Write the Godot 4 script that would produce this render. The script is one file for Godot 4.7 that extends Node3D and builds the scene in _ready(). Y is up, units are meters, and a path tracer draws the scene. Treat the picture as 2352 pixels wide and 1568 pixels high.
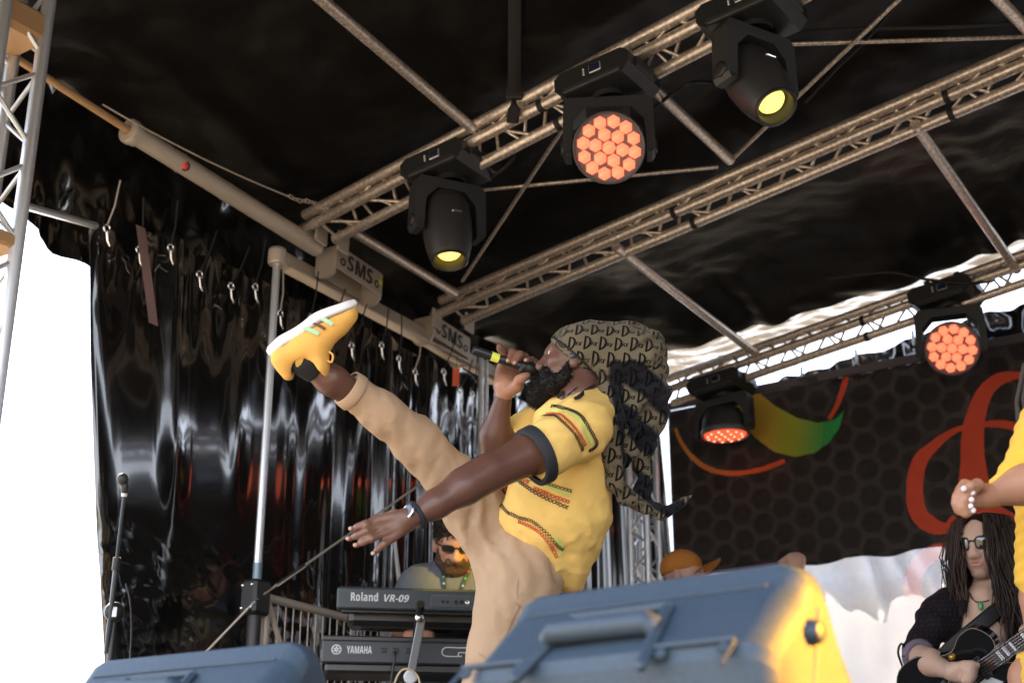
extends Node3D
# A festival stage seen from the pit, looking up to its rear left corner.
# World: y up, metres, stage deck at y = 0. eD runs to the back of the stage, eW to its right.

const FOCAL := 3267.0
const PITCH := 20.5
const EYE := Vector3(0.0, 0.03, 0.0)
var eD := Vector3(0.564, 0.0, -0.826).normalized()
var eW := Vector3(0.826, 0.0, 0.564).normalized()
const UP := Vector3.UP
var roof_n := Vector3(-0.0384, 0.9952, -0.0900).normalized()
var roof_p := Vector3.ZERO
var mats := {}
var names := {}
var rng := RandomNumberGenerator.new()
var bump_noise := FastNoiseLite.new()

# A sight line through the photograph measured at 2352 x 1568, and points on it: at a depth, or where it meets a plane.
func sight(x: float, y: float) -> Vector3:
	var p := deg_to_rad(PITCH)
	return Vector3((x - 1176.0) / FOCAL, (784.0 - y) / FOCAL * cos(p) + sin(p), (784.0 - y) / FOCAL * sin(p) - cos(p))

func at(x: float, y: float, d: float) -> Vector3:
	return EYE + sight(x, y) * d

func a3(v: Vector3) -> Vector3:
	return at(v.x, v.y, v.z)

func on(x: float, y: float, p: Vector3, n: Vector3) -> Vector3:
	var r := sight(x, y)
	return EYE + r * ((p - EYE).dot(n) / r.dot(n))

func roof(x: float, y: float, lift := 0.0) -> Vector3:
	return on(x, y, roof_p + UP * lift, roof_n)

func side(x: float, y: float, w := -4.32) -> Vector3:
	return on(x, y, eW * w, eW)

func back(x: float, y: float, d := 7.35) -> Vector3:
	return on(x, y, eD * d, eD)

# ---------------------------------------------------------------- mesh builder
class MB:
	var v := PackedVector3Array()
	var uv := PackedVector2Array()
	var c := PackedColorArray()
	var i := PackedInt32Array()
	var col := Color.WHITE

	func vert(p: Vector3, t := Vector2.ZERO) -> int:
		v.append(p)
		uv.append(t)
		c.append(col)
		return v.size() - 1

	func tri(a: int, b: int, d: int) -> void:
		i.append(a)
		i.append(d)
		i.append(b)

	func quad(a: int, b: int, d: int, e: int) -> void:
		tri(a, b, d)
		tri(a, d, e)

	func face(pts: Array) -> void:
		var f := vert(pts[0])
		for p in range(1, pts.size()):
			vert(pts[p])
		for p in range(1, pts.size() - 1):
			tri(f, f + p, f + p + 1)

	func tube(path: Array, rad: Array, seg := 10, caps := true, flat := 1.0, flat_n := Vector3.ZERO) -> MB:
		var n: int = path.size()
		var x := Vector3.ZERO
		var rings := []
		for k in n:
			var a: Vector3 = path[maxi(k - 1, 0)]
			var b: Vector3 = path[mini(k + 1, n - 1)]
			var t := (b - a).normalized()
			if k == 0:
				x = flat_n if flat_n != Vector3.ZERO else t.cross(Vector3(0.31, 0.9, 0.2))
			elif flat_n != Vector3.ZERO:
				x = flat_n
			x = (x - t * x.dot(t)).normalized()
			var y := t.cross(x)
			var r: float = rad[mini(k, rad.size() - 1)]
			var ring := []
			for s in seg:
				var w := TAU * s / seg
				ring.append(vert(path[k] + (x * cos(w) * flat + y * sin(w)) * r, Vector2(float(s) / seg, float(k) / n)))
			rings.append(ring)
		for k in n - 1:
			for s in seg:
				var s2 := (s + 1) % seg
				quad(rings[k][s], rings[k][s2], rings[k + 1][s2], rings[k + 1][s])
		if caps:
			for e in 2:
				var k := 0 if e == 0 else n - 1
				var m := vert(path[k])
				var dup := []
				for s in seg:
					dup.append(vert(v[rings[k][s]]))
				for s in seg:
					var s2 := (s + 1) % seg
					if e == 0:
						tri(m, dup[s2], dup[s])
					else:
						tri(m, dup[s], dup[s2])
		return self

	func rod(a: Vector3, b: Vector3, r: float, seg := 10) -> MB:
		return tube([a, b], [r, r], seg)

	# profile: Vector2(radius, height along the axis); a doubled point makes a crease
	func lathe(o: Vector3, axis: Vector3, prof: Array, seg := 20) -> MB:
		var z := axis.normalized()
		var x := z.cross(Vector3(0.3, 0.2, 0.93) if absf(z.z) < 0.9 else Vector3.UP).normalized()
		var y := z.cross(x)
		var last := []
		for k in prof.size():
			var ring := []
			for s in seg:
				var w := TAU * s / seg
				ring.append(vert(o + z * prof[k].y + (x * cos(w) + y * sin(w)) * prof[k].x))
			if k > 0 and prof[k] != prof[k - 1]:
				for s in seg:
					var s2 := (s + 1) % seg
					quad(last[s], last[s2], ring[s2], ring[s])
			last = ring
		return self

	func box(t: Transform3D, size: Vector3, bev := 0.0) -> MB:
		var h := size * 0.5
		bev = minf(bev, minf(h.x, minf(h.y, h.z)) * 0.9)
		if bev <= 0.0:
			for ax in 3:
				for sg in [-1.0, 1.0]:
					var nn := Vector3.ZERO
					nn[ax] = sg
					var a := Vector3.ZERO
					var b := Vector3.ZERO
					a[(ax + 1) % 3] = 1.0
					b[(ax + 2) % 3] = sg
					var q := []
					for k in [[-1, -1], [1, -1], [1, 1], [-1, 1]]:
						q.append(t * ((nn + a * k[0] + b * k[1]) * h))
					face(q)
			return self
		# chamfered: 6 faces, 12 edges, 8 corners
		var g := h - Vector3.ONE * bev
		for ax in 3:
			for sg in [-1.0, 1.0]:
				var q := []
				for k in [[-1, -1], [1, -1], [1, 1], [-1, 1]]:
					var p := Vector3.ZERO
					p[ax] = sg * h[ax]
					p[(ax + 1) % 3] = k[0] * g[(ax + 1) % 3]
					p[(ax + 2) % 3] = k[1] * sg * g[(ax + 2) % 3]
					q.append(t * p)
				face(q)
			var bx := (ax + 1) % 3
			var cx := (ax + 2) % 3
			for s1 in [-1.0, 1.0]:
				for s2 in [-1.0, 1.0]:
					var q := []
					for k in [[-1, 0], [1, 0], [1, 1], [-1, 1]]:
						var p := Vector3.ZERO
						p[ax] = k[0] * s1 * s2 * g[ax]
						p[bx] = s1 * (h[bx] if k[1] == 0 else g[bx])
						p[cx] = s2 * (g[cx] if k[1] == 0 else h[cx])
						q.append(t * p)
					face(q)
		for s1 in [-1.0, 1.0]:
			for s2 in [-1.0, 1.0]:
				for s3 in [-1.0, 1.0]:
					var q := [t * Vector3(s1 * h.x, s2 * g.y, s3 * g.z), t * Vector3(s1 * g.x, s2 * h.y, s3 * g.z), t * Vector3(s1 * g.x, s2 * g.y, s3 * h.z)]
					if s1 * s2 * s3 < 0:
						q.reverse()
					face(q)
		return self

	func grid(f: Callable, nu: int, nv: int) -> MB:
		var base := v.size()
		for b in nv + 1:
			for a in nu + 1:
				vert(f.call(float(a) / nu, float(b) / nv), Vector2(float(a) / nu, float(b) / nv))
		for b in nv:
			for a in nu:
				var q := base + b * (nu + 1) + a
				quad(q, q + 1, q + nu + 2, q + nu + 1)
		return self

	# polygon in the plane (x, y) pushed along z of t, both ends closed
	func prism(t: Transform3D, poly: PackedVector2Array, depth: float) -> MB:
		if not Geometry2D.is_polygon_clockwise(poly):
			poly = poly.duplicate()
			poly.reverse()
		var n := poly.size()
		var ids := Geometry2D.triangulate_polygon(poly)
		for e in 2:
			var f := v.size()
			for p in poly:
				vert(t * Vector3(p.x, p.y, depth * (0.5 - e)))
			for k in range(0, ids.size(), 3):
				var area := (poly[ids[k + 1]] - poly[ids[k]]).cross(poly[ids[k + 2]] - poly[ids[k]])
				if (area > 0.0) == (e == 0):
					tri(f + ids[k], f + ids[k + 1], f + ids[k + 2])
				else:
					tri(f + ids[k], f + ids[k + 2], f + ids[k + 1])
		for k in n:
			var a := poly[k]
			var b := poly[(k + 1) % n]
			face([t * Vector3(a.x, a.y, depth * 0.5), t * Vector3(a.x, a.y, -depth * 0.5), t * Vector3(b.x, b.y, -depth * 0.5), t * Vector3(b.x, b.y, depth * 0.5)])
		return self

	func mesh() -> ArrayMesh:
		var nn := PackedVector3Array()
		nn.resize(v.size())
		for k in range(0, i.size(), 3):
			var a := i[k]
			var b := i[k + 1]
			var d := i[k + 2]
			var f := (v[d] - v[a]).cross(v[b] - v[a])
			nn[a] += f
			nn[b] += f
			nn[d] += f
		for k in nn.size():
			nn[k] = nn[k].normalized() if nn[k].length_squared() > 1e-20 else Vector3.UP
		var arr := []
		arr.resize(Mesh.ARRAY_MAX)
		arr[Mesh.ARRAY_VERTEX] = v
		arr[Mesh.ARRAY_NORMAL] = nn
		arr[Mesh.ARRAY_TEX_UV] = uv
		arr[Mesh.ARRAY_COLOR] = c
		arr[Mesh.ARRAY_INDEX] = i
		var m := ArrayMesh.new()
		m.add_surface_from_arrays(Mesh.PRIMITIVE_TRIANGLES, arr)
		return m

# ---------------------------------------------------------------- smooth bodies from tapered bones
class Body:
	var pr := []        # bones: a, b, ra, rb, squash axis, squash
	var ell := []       # ellipsoids: centre, basis (orthonormal), radii
	var carve := []     # ellipsoids taken away
	var planes := []    # point, normal: what lies on the side of the normal is cut off
	var k := 0.012
	var wrinkle = null

	func bone(a: Vector3, b: Vector3, ra: float, rb: float, ax := Vector3.ZERO, sq := 1.0) -> void:
		pr.append([a, b, ra, rb, ax, 1.0 / sq - 1.0, sq])

	func chain(pts: Array, rad: Array, ax := Vector3.ZERO, sq := 1.0) -> void:
		for n in pts.size() - 1:
			bone(pts[n], pts[n + 1], rad[n], rad[n + 1], ax, sq)

	func egg(c: Vector3, bs: Basis, r: Vector3) -> void:
		ell.append([c, bs, r])

	func d_bone(p: Vector3, q: Array) -> float:
		var a: Vector3 = q[0]
		var ab: Vector3 = q[1] - a
		var ap := p - a
		var ax: Vector3 = q[4]
		if q[5] != 0.0:
			var e: float = q[5]
			ap += ax * (ap.dot(ax) * e)
			ab += ax * (ab.dot(ax) * e)
		var t := clampf(ap.dot(ab) / maxf(ab.length_squared(), 1e-9), 0.0, 1.0)
		return (ap - ab * t).length() - lerpf(q[2], q[3], t)

	func d_egg(p: Vector3, q: Array) -> float:
		var bs: Basis = q[1]
		var l: Vector3 = (p - q[0]) * bs
		var r: Vector3 = q[2]
		var k0 := (l / r).length()
		var k1 := (l / (r * r)).length()
		return k0 * (k0 - 1.0) / maxf(k1, 1e-6)

	func dist(p: Vector3) -> float:
		var s := 0.0
		for q in pr:
			s += exp(-clampf(d_bone(p, q), -0.3, 0.3) / k)
		for q in ell:
			s += exp(-clampf(d_egg(p, q), -0.3, 0.3) / k)
		var d := -k * log(maxf(s, 1e-30))
		if wrinkle != null:
			d += wrinkle.call(p)
		return d

	# first point on the skin along a line, and its outward direction
	func touch(o: Vector3, dir: Vector3, from: float, to: float) -> Array:
		var t := from
		var u := dir.normalized()
		for n in 70:
			var p := o + u * t
			var d := dist(p)
			if d < 0.0006:
				var e := 0.004
				var g := Vector3(dist(p + Vector3(e, 0, 0)) - d, dist(p + Vector3(0, e, 0)) - d, dist(p + Vector3(0, 0, e)) - d)
				return [p, g.normalized()]
			t += maxf(d * 0.8, 0.0005)
			if t > to:
				break
		return []

	func build(cell: float, tint = null) -> MB:
		var lo := Vector3.ONE * 1e9
		var hi := Vector3.ONE * -1e9
		var pad := maxf(3.0 * cell, 4.0 * k)
		var boxes := []
		for q in pr:
			var a: Vector3 = q[0]
			var b: Vector3 = q[1]
			var grow: float = maxf(1.0, q[6])
			var ra: float = q[2] * grow + pad
			var rb: float = q[3] * grow + pad
			var l := (a - Vector3.ONE * ra).min(b - Vector3.ONE * rb)
			var h := (a + Vector3.ONE * ra).max(b + Vector3.ONE * rb)
			boxes.append([l, h, q, true])
			lo = lo.min(l)
			hi = hi.max(h)
		for q in ell:
			var bs: Basis = q[1]
			var r: Vector3 = q[2]
			var e := Vector3(absf(bs.x.x) * r.x + absf(bs.y.x) * r.y + absf(bs.z.x) * r.z, absf(bs.x.y) * r.x + absf(bs.y.y) * r.y + absf(bs.z.y) * r.z, absf(bs.x.z) * r.x + absf(bs.y.z) * r.y + absf(bs.z.z) * r.z) + Vector3.ONE * pad
			boxes.append([q[0] - e, q[0] + e, q, false])
			lo = lo.min(q[0] - e)
			hi = hi.max(q[0] + e)
		var nx := int((hi.x - lo.x) / cell) + 2
		var ny := int((hi.y - lo.y) / cell) + 2
		var nz := int((hi.z - lo.z) / cell) + 2
		var sx := 1
		var sy := nx
		var sz := nx * ny
		var f := PackedFloat32Array()
		f.resize(nx * ny * nz)
		var ik := 1.0 / k
		for bx in boxes:
			var l: Vector3 = (bx[0] - lo) / cell
			var h: Vector3 = (bx[1] - lo) / cell
			var q: Array = bx[2]
			var bony: bool = bx[3]
			var a: Vector3 = q[0]
			var ab := Vector3.ZERO
			var ax := Vector3.ZERO
			var e := 0.0
			var ra := 0.0
			var rd := 0.0
			var il := 0.0
			if bony:
				ab = q[1] - a
				ax = q[4]
				e = q[5]
				if e != 0.0:
					ab += ax * (ab.dot(ax) * e)
				ra = q[2]
				rd = q[3] - q[2]
				il = 1.0 / maxf(ab.length_squared(), 1e-9)
			for z in range(maxi(int(l.z), 0), mini(int(h.z) + 1, nz)):
				for y in range(maxi(int(l.y), 0), mini(int(h.y) + 1, ny)):
					var row := z * sz + y * sy
					for x in range(maxi(int(l.x), 0), mini(int(h.x) + 1, nx)):
						var p := lo + Vector3(x, y, z) * cell
						var d: float
						if bony:
							var ap := p - a
							if e != 0.0:
								ap += ax * (ap.dot(ax) * e)
							var t := clampf(ap.dot(ab) * il, 0.0, 1.0)
							d = (ap - ab * t).length() - ra - rd * t
						else:
							d = d_egg(p, q)
						f[row + x] += exp(-maxf(d, -0.25) * ik)
		for n in f.size():
			var s := f[n]
			if s <= 0.0:
				f[n] = 1.0
				continue
			var d := -k * log(s)
			if absf(d) < 0.06 and (wrinkle != null or carve.size() or planes.size()):
				var p := lo + Vector3(n % nx, (n / nx) % ny, n / sz) * cell
				if wrinkle != null and absf(d) < 0.03:
					d += wrinkle.call(p)
				for q in carve:
					d = maxf(d, -d_egg(p, q))
				for q in planes:
					d = maxf(d, (p - q[0]).dot(q[1]))
			elif planes.size() and d < 0.0:
				var p := lo + Vector3(n % nx, (n / nx) % ny, n / sz) * cell
				for q in planes:
					d = maxf(d, (p - q[0]).dot(q[1]))
			f[n] = d
		var out := MB.new()
		var id := {}
		var corner := [0, sx, sy, sx + sy, sz, sz + sx, sz + sy, sz + sx + sy]
		var cv := [Vector3(0, 0, 0), Vector3(1, 0, 0), Vector3(0, 1, 0), Vector3(1, 1, 0), Vector3(0, 0, 1), Vector3(1, 0, 1), Vector3(0, 1, 1), Vector3(1, 1, 1)]
		var edges := [[0, 1], [2, 3], [4, 5], [6, 7], [0, 2], [1, 3], [4, 6], [5, 7], [0, 4], [1, 5], [2, 6], [3, 7]]
		for z in nz - 1:
			for y in ny - 1:
				var row := z * sz + y * sy
				for x in nx - 1:
					var n := row + x
					var s0 := f[n] < 0.0
					if (f[n + sx] < 0.0) == s0 and (f[n + sy] < 0.0) == s0 and (f[n + sz] < 0.0) == s0 and (f[n + sx + sy] < 0.0) == s0 and (f[n + sx + sz] < 0.0) == s0 and (f[n + sy + sz] < 0.0) == s0 and (f[n + sx + sy + sz] < 0.0) == s0:
						continue
					var sum := Vector3.ZERO
					var cnt := 0
					for ed in edges:
						var d0 := f[n + corner[ed[0]]]
						var d1 := f[n + corner[ed[1]]]
						if (d0 < 0.0) != (d1 < 0.0):
							sum += (cv[ed[0]] as Vector3).lerp(cv[ed[1]], clampf(d0 / (d0 - d1), 0.0, 1.0))
							cnt += 1
					var p := lo + (Vector3(x, y, z) + sum / cnt) * cell
					if tint != null:
						out.col = tint.call(p)
					id[n] = out.vert(p)
		for n in id:
			var x: int = n % nx
			var y: int = (n / nx) % ny
			var z: int = n / sz
			if x == 0 or y == 0 or z == 0:
				continue
			var s0: bool = f[n] < 0.0
			if (f[n + sx] < 0.0) != s0 and id.has(n - sy - sz) and id.has(n - sy) and id.has(n - sz):
				if s0:
					out.quad(id[n - sy - sz], id[n - sz], id[n], id[n - sy])
				else:
					out.quad(id[n - sy - sz], id[n - sy], id[n], id[n - sz])
			if (f[n + sy] < 0.0) != s0 and id.has(n - sx - sz) and id.has(n - sx) and id.has(n - sz):
				if s0:
					out.quad(id[n - sx - sz], id[n - sx], id[n], id[n - sz])
				else:
					out.quad(id[n - sx - sz], id[n - sz], id[n], id[n - sx])
			if (f[n + sz] < 0.0) != s0 and id.has(n - sx - sy) and id.has(n - sx) and id.has(n - sy):
				if s0:
					out.quad(id[n - sx - sy], id[n - sy], id[n], id[n - sx])
				else:
					out.quad(id[n - sx - sy], id[n - sx], id[n], id[n - sy])
		return out

# ---------------------------------------------------------------- nodes, tags, materials
func numbered(called: String) -> String:
	names[called] = names.get(called, -1) + 1
	return called if names[called] == 0 else "%s_%03d" % [called, names[called]]

func thing(called: String, label: String, category: String, group := "", where := Vector3.ZERO) -> Node3D:
	var o := Node3D.new()
	o.name = numbered(called)
	add_child(o)
	o.position = where
	tag(o, label, category, group)
	return o

func tag(o: Node, label: String, category: String, group := "", kind := "") -> Node:
	if label:
		o.set_meta("label", label)
	if category:
		o.set_meta("category", category)
	if group:
		o.set_meta("group", group)
	if kind:
		o.set_meta("kind", kind)
	return o

func put(mb: MB, called: String, m: Material, parent: Node = self) -> MeshInstance3D:
	var o := MeshInstance3D.new()
	o.name = numbered(called) if parent == self else called
	if mb.i.is_empty():
		print("EMPTY ", called, " in ", parent.name)
		return o
	o.mesh = mb.mesh()
	o.material_override = m
	parent.add_child(o, true)
	if parent is Node3D and parent != self:
		# meshes are written in world coordinates; a thing's node sits at its base
		o.global_transform = Transform3D.IDENTITY
	return o

func structure(mb: MB, called: String, m: Material) -> MeshInstance3D:
	var o := put(mb, called, m)
	o.set_meta("kind", "structure")
	return o

func mat(called: String, lin: Color, rough := 0.6, metal := 0.0, spec := 0.5) -> StandardMaterial3D:
	if mats.has(called):
		return mats[called]
	var m := StandardMaterial3D.new()
	m.resource_name = called
	m.albedo_color = lin.linear_to_srgb()
	m.roughness = rough
	m.metallic = metal
	m.metallic_specular = spec
	m.cull_mode = BaseMaterial3D.CULL_DISABLED
	mats[called] = m
	return m

func noise_tex(freq: float, lo: Color, hi: Color, size := 512, oct := 5, sd := 3) -> NoiseTexture2D:
	var n := FastNoiseLite.new()
	n.seed = sd
	n.frequency = freq
	n.fractal_octaves = oct
	var t := NoiseTexture2D.new()
	t.width = size
	t.height = size
	t.seamless = true
	t.noise = n
	var g := Gradient.new()
	g.set_color(0, lo)
	g.set_color(1, hi)
	g.set_offset(0, 0.25)
	g.set_offset(1, 0.75)
	t.color_ramp = g
	return t

func relief(m: StandardMaterial3D, freq: float, strength: float, scale: float, sd := 5) -> StandardMaterial3D:
	var n := FastNoiseLite.new()
	n.seed = sd
	n.frequency = freq
	n.fractal_octaves = 4
	var t := NoiseTexture2D.new()
	t.width = 512
	t.height = 512
	t.seamless = true
	t.as_normal_map = true
	t.bump_strength = strength
	t.noise = n
	m.normal_enabled = true
	m.normal_texture = t
	m.uv1_triplanar = true
	m.uv1_scale = Vector3.ONE * scale
	return m

func glow(called: String, color: Color, energy: float) -> StandardMaterial3D:
	var m := mat(called, color, 0.35)
	m.emission_enabled = true
	m.emission = color.linear_to_srgb()
	m.emission_energy_multiplier = energy
	return m

func basis_of(x: Vector3, y_hint: Vector3) -> Basis:
	var z := x.cross(y_hint).normalized()
	return Basis(x.normalized(), z.cross(x).normalized(), z)

func lettering(text: String, size: float, depth: float, x: Vector3, y: Vector3, centre: Vector3, m: Material, parent: Node, called := "lettering", italic := false, bold := true, stretch := 1.0) -> MeshInstance3D:
	var t := TextMesh.new()
	var f := SystemFont.new()
	f.font_names = PackedStringArray(["Droid Sans"])
	f.font_weight = 700 if bold else 400
	f.font_italic = italic
	t.font = f
	t.text = text
	t.font_size = 64
	t.pixel_size = size / 64.0
	t.depth = depth
	t.curve_step = 4.0
	var o := MeshInstance3D.new()
	o.name = called
	o.mesh = t
	o.material_override = m
	parent.add_child(o, true)
	var z := x.cross(y).normalized()
	o.global_transform = Transform3D(Basis(x.normalized() * stretch, y.normalized(), z), centre)
	return o

func sag(a: Vector3, b: Vector3, drop: float, n := 12) -> Array:
	var out := []
	for k in n + 1:
		var t := float(k) / n
		out.append(a.lerp(b, t) - UP * drop * 4.0 * t * (1.0 - t))
	return out

func curve(pts: Array, n := 8) -> Array:
	var out := []
	for k in pts.size() - 1:
		for s in n:
			var t := float(s) / n
			var p0 = pts[maxi(k - 1, 0)]
			var p1 = pts[k]
			var p2 = pts[k + 1]
			var p3 = pts[mini(k + 2, pts.size() - 1)]
			out.append(0.5 * (2.0 * p1 + (p2 - p0) * t + (2.0 * p0 - 5.0 * p1 + 4.0 * p2 - p3) * t * t + (3.0 * p1 - p0 - 3.0 * p2 + p3) * t * t * t))
	out.append(pts[-1])
	return out

# ---------------------------------------------------------------- main
func _ready() -> void:
	rng.seed = 41
	bump_noise.seed = 9
	bump_noise.frequency = 1.0
	bump_noise.fractal_octaves = 3
	roof_p = at(1400, 150, 5.5)

	var cam := Camera3D.new()
	cam.name = "camera"
	add_child(cam)
	cam.position = EYE
	cam.rotation_degrees = Vector3(PITCH, 0, 0)
	cam.fov = rad_to_deg(2.0 * atan(784.0 / FOCAL))
	cam.near = 0.05
	cam.far = 600.0
	cam.current = true
	var lens := CameraAttributesPhysical.new()
	lens.frustum_focal_length = 50.0
	lens.frustum_focus_distance = 4.35
	lens.exposure_aperture = 3.2
	lens.frustum_near = 0.05
	lens.frustum_far = 600.0
	cam.attributes = lens

	var env := Environment.new()
	env.background_mode = Environment.BG_SKY
	var sky_m := ProceduralSkyMaterial.new()
	sky_m.sky_top_color = Color(0.46, 0.61, 0.84)
	sky_m.sky_horizon_color = Color(0.95, 0.96, 0.97)
	sky_m.sky_curve = 0.5
	sky_m.ground_bottom_color = Color(0.42, 0.36, 0.30)
	sky_m.ground_horizon_color = Color(0.80, 0.80, 0.80)
	sky_m.sun_angle_max = 20.0
	var sky := Sky.new()
	sky.sky_material = sky_m
	env.sky = sky
	env.tonemap_mode = Environment.TONE_MAPPER_LINEAR
	env.tonemap_exposure = 5.8
	env.sdfgi_enabled = true
	env.ssao_enabled = true
	env.ssil_enabled = true
	var we := WorldEnvironment.new()
	we.name = "world_environment"
	we.environment = env
	add_child(we)

	var sun := DirectionalLight3D.new()
	sun.name = "sun"
	sun.light_energy = 1.3
	sun.light_color = Color(1.0, 0.93, 0.82)
	sun.light_angular_distance = 0.5
	sun.shadow_enabled = true
	add_child(sun)
	var to_sun := Vector3(-0.42, 0.72, -0.55).normalized()
	sun.look_at_from_position(to_sun * 20.0, Vector3.ZERO, UP)

	materials()
	setting()
	trusses()
	lamps()
	props()
	keyboards()
	singer()
	guitarist()
	other_people()
	print("built ", Time.get_ticks_msec())

func materials() -> void:
	var tarp := mat("black_tarp", Color(0.006, 0.0056, 0.0052), 0.10, 0.0, 0.66)
	tarp.clearcoat_enabled = true
	tarp.clearcoat = 0.75
	tarp.clearcoat_roughness = 0.04
	var tarp2 := mat("black_roof_tarp", Color(0.0055, 0.005, 0.0046), 0.42, 0.0, 0.28)
	relief(tarp2, 0.010, 2.5, 0.7, 8)
	var flap := mat("glossy_flap", Color(0.0055, 0.005, 0.0046), 0.22, 0.0, 0.6)
	relief(flap, 0.010, 1.5, 0.7, 8)
	var alu := mat("aluminium", Color(0.84, 0.74, 0.65), 0.40, 0.7)
	alu.roughness_texture = noise_tex(0.02, Color(0.82, 0.82, 0.82), Color(1, 1, 1))
	alu.albedo_texture = noise_tex(0.035, Color(0.72, 0.70, 0.68), Color(1, 1, 1), 512, 5, 17)
	alu.uv1_triplanar = true
	alu.uv1_scale = Vector3.ONE * 3.0
	mat("pale_aluminium", Color(0.66, 0.68, 0.70), 0.35, 0.7)
	mat("painted_steel", Color(0.46, 0.40, 0.335), 0.5, 0.25)
	mat("black_plastic", Color(0.012, 0.0125, 0.013), 0.45)
	mat("dark_plastic", Color(0.022, 0.022, 0.024), 0.5)
	mat("black_rubber", Color(0.008, 0.008, 0.008), 0.7)
	mat("chrome", Color(0.75, 0.76, 0.78), 0.18, 1.0)
	mat("white_print", Color(0.62, 0.64, 0.66), 0.6)
	mat("black_print", Color(0.012, 0.012, 0.014), 0.6)
	mat("orange_tag", Color(0.75, 0.13, 0.05), 0.6)
	mat("lime_sticker", Color(0.55, 0.75, 0.05), 0.5)
	mat("brass_paint", Color(0.42, 0.25, 0.12), 0.55, 0.2)

func setting() -> void:
	# the field in front of and behind the stage
	var g := MB.new()
	g.grid(func(u: float, w: float): return Vector3((u - 0.5) * 500.0, -1.25 + 0.02 * sin(u * 900.0) * sin(w * 700.0), (w - 0.5) * 500.0), 60, 60)
	var gm := mat("trodden_ground", Color(0.40, 0.33, 0.24), 0.95)
	gm.albedo_texture = noise_tex(0.02, Color(0.75, 0.72, 0.66), Color(1, 1, 1))
	gm.uv1_triplanar = true
	gm.uv1_scale = Vector3.ONE * 0.35
	structure(g, "ground", gm)

	# the deck: boards with narrow joints
	var dm := mat("deck_board", Color(0.13, 0.105, 0.085), 0.6)
	dm.albedo_texture = noise_tex(0.03, Color(0.6, 0.56, 0.5), Color(1, 1, 1), 512, 5, 12)
	dm.uv1_triplanar = true
	dm.uv1_scale = Vector3(0.6, 0.6, 3.0)
	var deck := thing("stage_deck", "", "")
	deck.set_meta("kind", "structure")
	var db := Basis(eW, UP, -eD)
	for k in 14:
		var d0 := 1.42 + k * 0.44
		put(MB.new().box(Transform3D(db, eW * -1.1 + eD * (d0 + 0.217) - UP * 0.03), Vector3(6.7, 0.06, 0.432), 0.004), "deck_board", dm, deck)
	put(MB.new().box(Transform3D(db, eW * -1.1 + eD * 4.5 - UP * 0.16), Vector3(6.6, 0.19, 6.0)), "deck_frame", mats.painted_steel, deck)
	var sk := MB.new()
	sk.grid(func(u: float, w: float): return eW * lerpf(-4.4, 2.2, u) + eD * (1.46 + 0.03 * sin(u * 70.0) * w) + UP * lerpf(-0.06, -1.24, w), 160, 8)
	tag(put(sk, "stage_skirt", mats.black_tarp), "black skirt hanging below the front edge of the deck", "skirt")

	# roof sheet
	var rt := MB.new()
	var wr := func(p: Vector3) -> float: return bump_noise.get_noise_3dv(p * 1.3) * 0.05 + bump_noise.get_noise_3dv(p * 4.0 + Vector3(7, 0, 0)) * 0.007
	rt.grid(func(u: float, w: float):
		var p: Vector3 = eW * lerpf(-4.55, 2.3, u) + eD * lerpf(1.1, 7.02, w)
		p.y = roof_p.y + 0.24 - (roof_n.x * (p.x - roof_p.x) + roof_n.z * (p.z - roof_p.z)) / roof_n.y
		var dd: float = lerpf(1.1, 7.02, w)
		p.y += 0.05 * sin(dd * 4.2) + wr.call(p)
		# gathered towards the back edge
		p.y += 0.012 * smoothstep(0.7, 1.0, w) * sin(u * 120.0 + 3.0 * sin(u * 31.0) + 2.0 * sin(u * 13.0)) * (0.4 + absf(sin(u * 17.0)))
		return p, 240, 200)
	tag(put(rt, "roof_tarp", mats.black_roof_tarp), "glossy black roof sheet stretched over the trusses", "tarp")

	# the roof sheet goes on over the slot as a lifted rear flap
	var fl := MB.new()
	fl.grid(func(u: float, w: float):
		var p: Vector3 = eW * lerpf(-4.55, 2.3, u) + eD * 7.0
		p.y = roof_p.y + 0.25 - (roof_n.x * (p.x - roof_p.x) + roof_n.z * (p.z - roof_p.z)) / roof_n.y
		var q0 := on(1500, 890, eD * 8.3, eD)
		var q1 := on(2352, 616, eD * 8.3, eD)
		var x := lerpf(-4.55, 2.3, u)
		var q := eW * x + eD * 8.3 + UP * (lerpf(q0.y, q1.y, (x - q0.dot(eW)) / (q1.dot(eW) - q0.dot(eW))) - 0.015)
		var r := p.lerp(q, w)
		r.y += 0.012 * sin(u * 120.0 + 6.0 * w + 3.0 * sin(u * 31.0) + 2.0 * sin(u * 13.0)) * (1.0 - 0.6 * w) * (0.4 + absf(sin(u * 17.0))) + 0.03 * bump_noise.get_noise_3dv(r * 4.0)
		return r, 240, 24)
	tag(put(fl, "rear_roof_flap", mats.glossy_flap), "glossy black flap of the roof sheet lifted over the bright rear slot", "tarp")

	# valance along the left side of the roof, its lower edge swept up to the front
	var va := MB.new()
	va.grid(func(u: float, w: float):
		var d: float = lerpf(2.1, 7.6, u)
		var low: float = 2.34
		if d < 3.7:
			low = lerpf(2.34, 2.93, pow((3.7 - d) / 1.6, 1.5))
		var p: Vector3 = eW * (-4.5 + 0.03 * sin(d * 9.0) * w) + eD * d
		var top: float = roof_p.y + 0.28 - (roof_n.x * (p.x - roof_p.x) + roof_n.z * (p.z - roof_p.z)) / roof_n.y
		p.y = lerpf(top, minf(low, top - 0.02), w)
		return p + eW * (0.035 * bump_noise.get_noise_2d(d * 6.0, w * 2.0) + 0.03 * sin(d * 23.0 + w * 4.0) * w), 160, 16)
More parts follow.
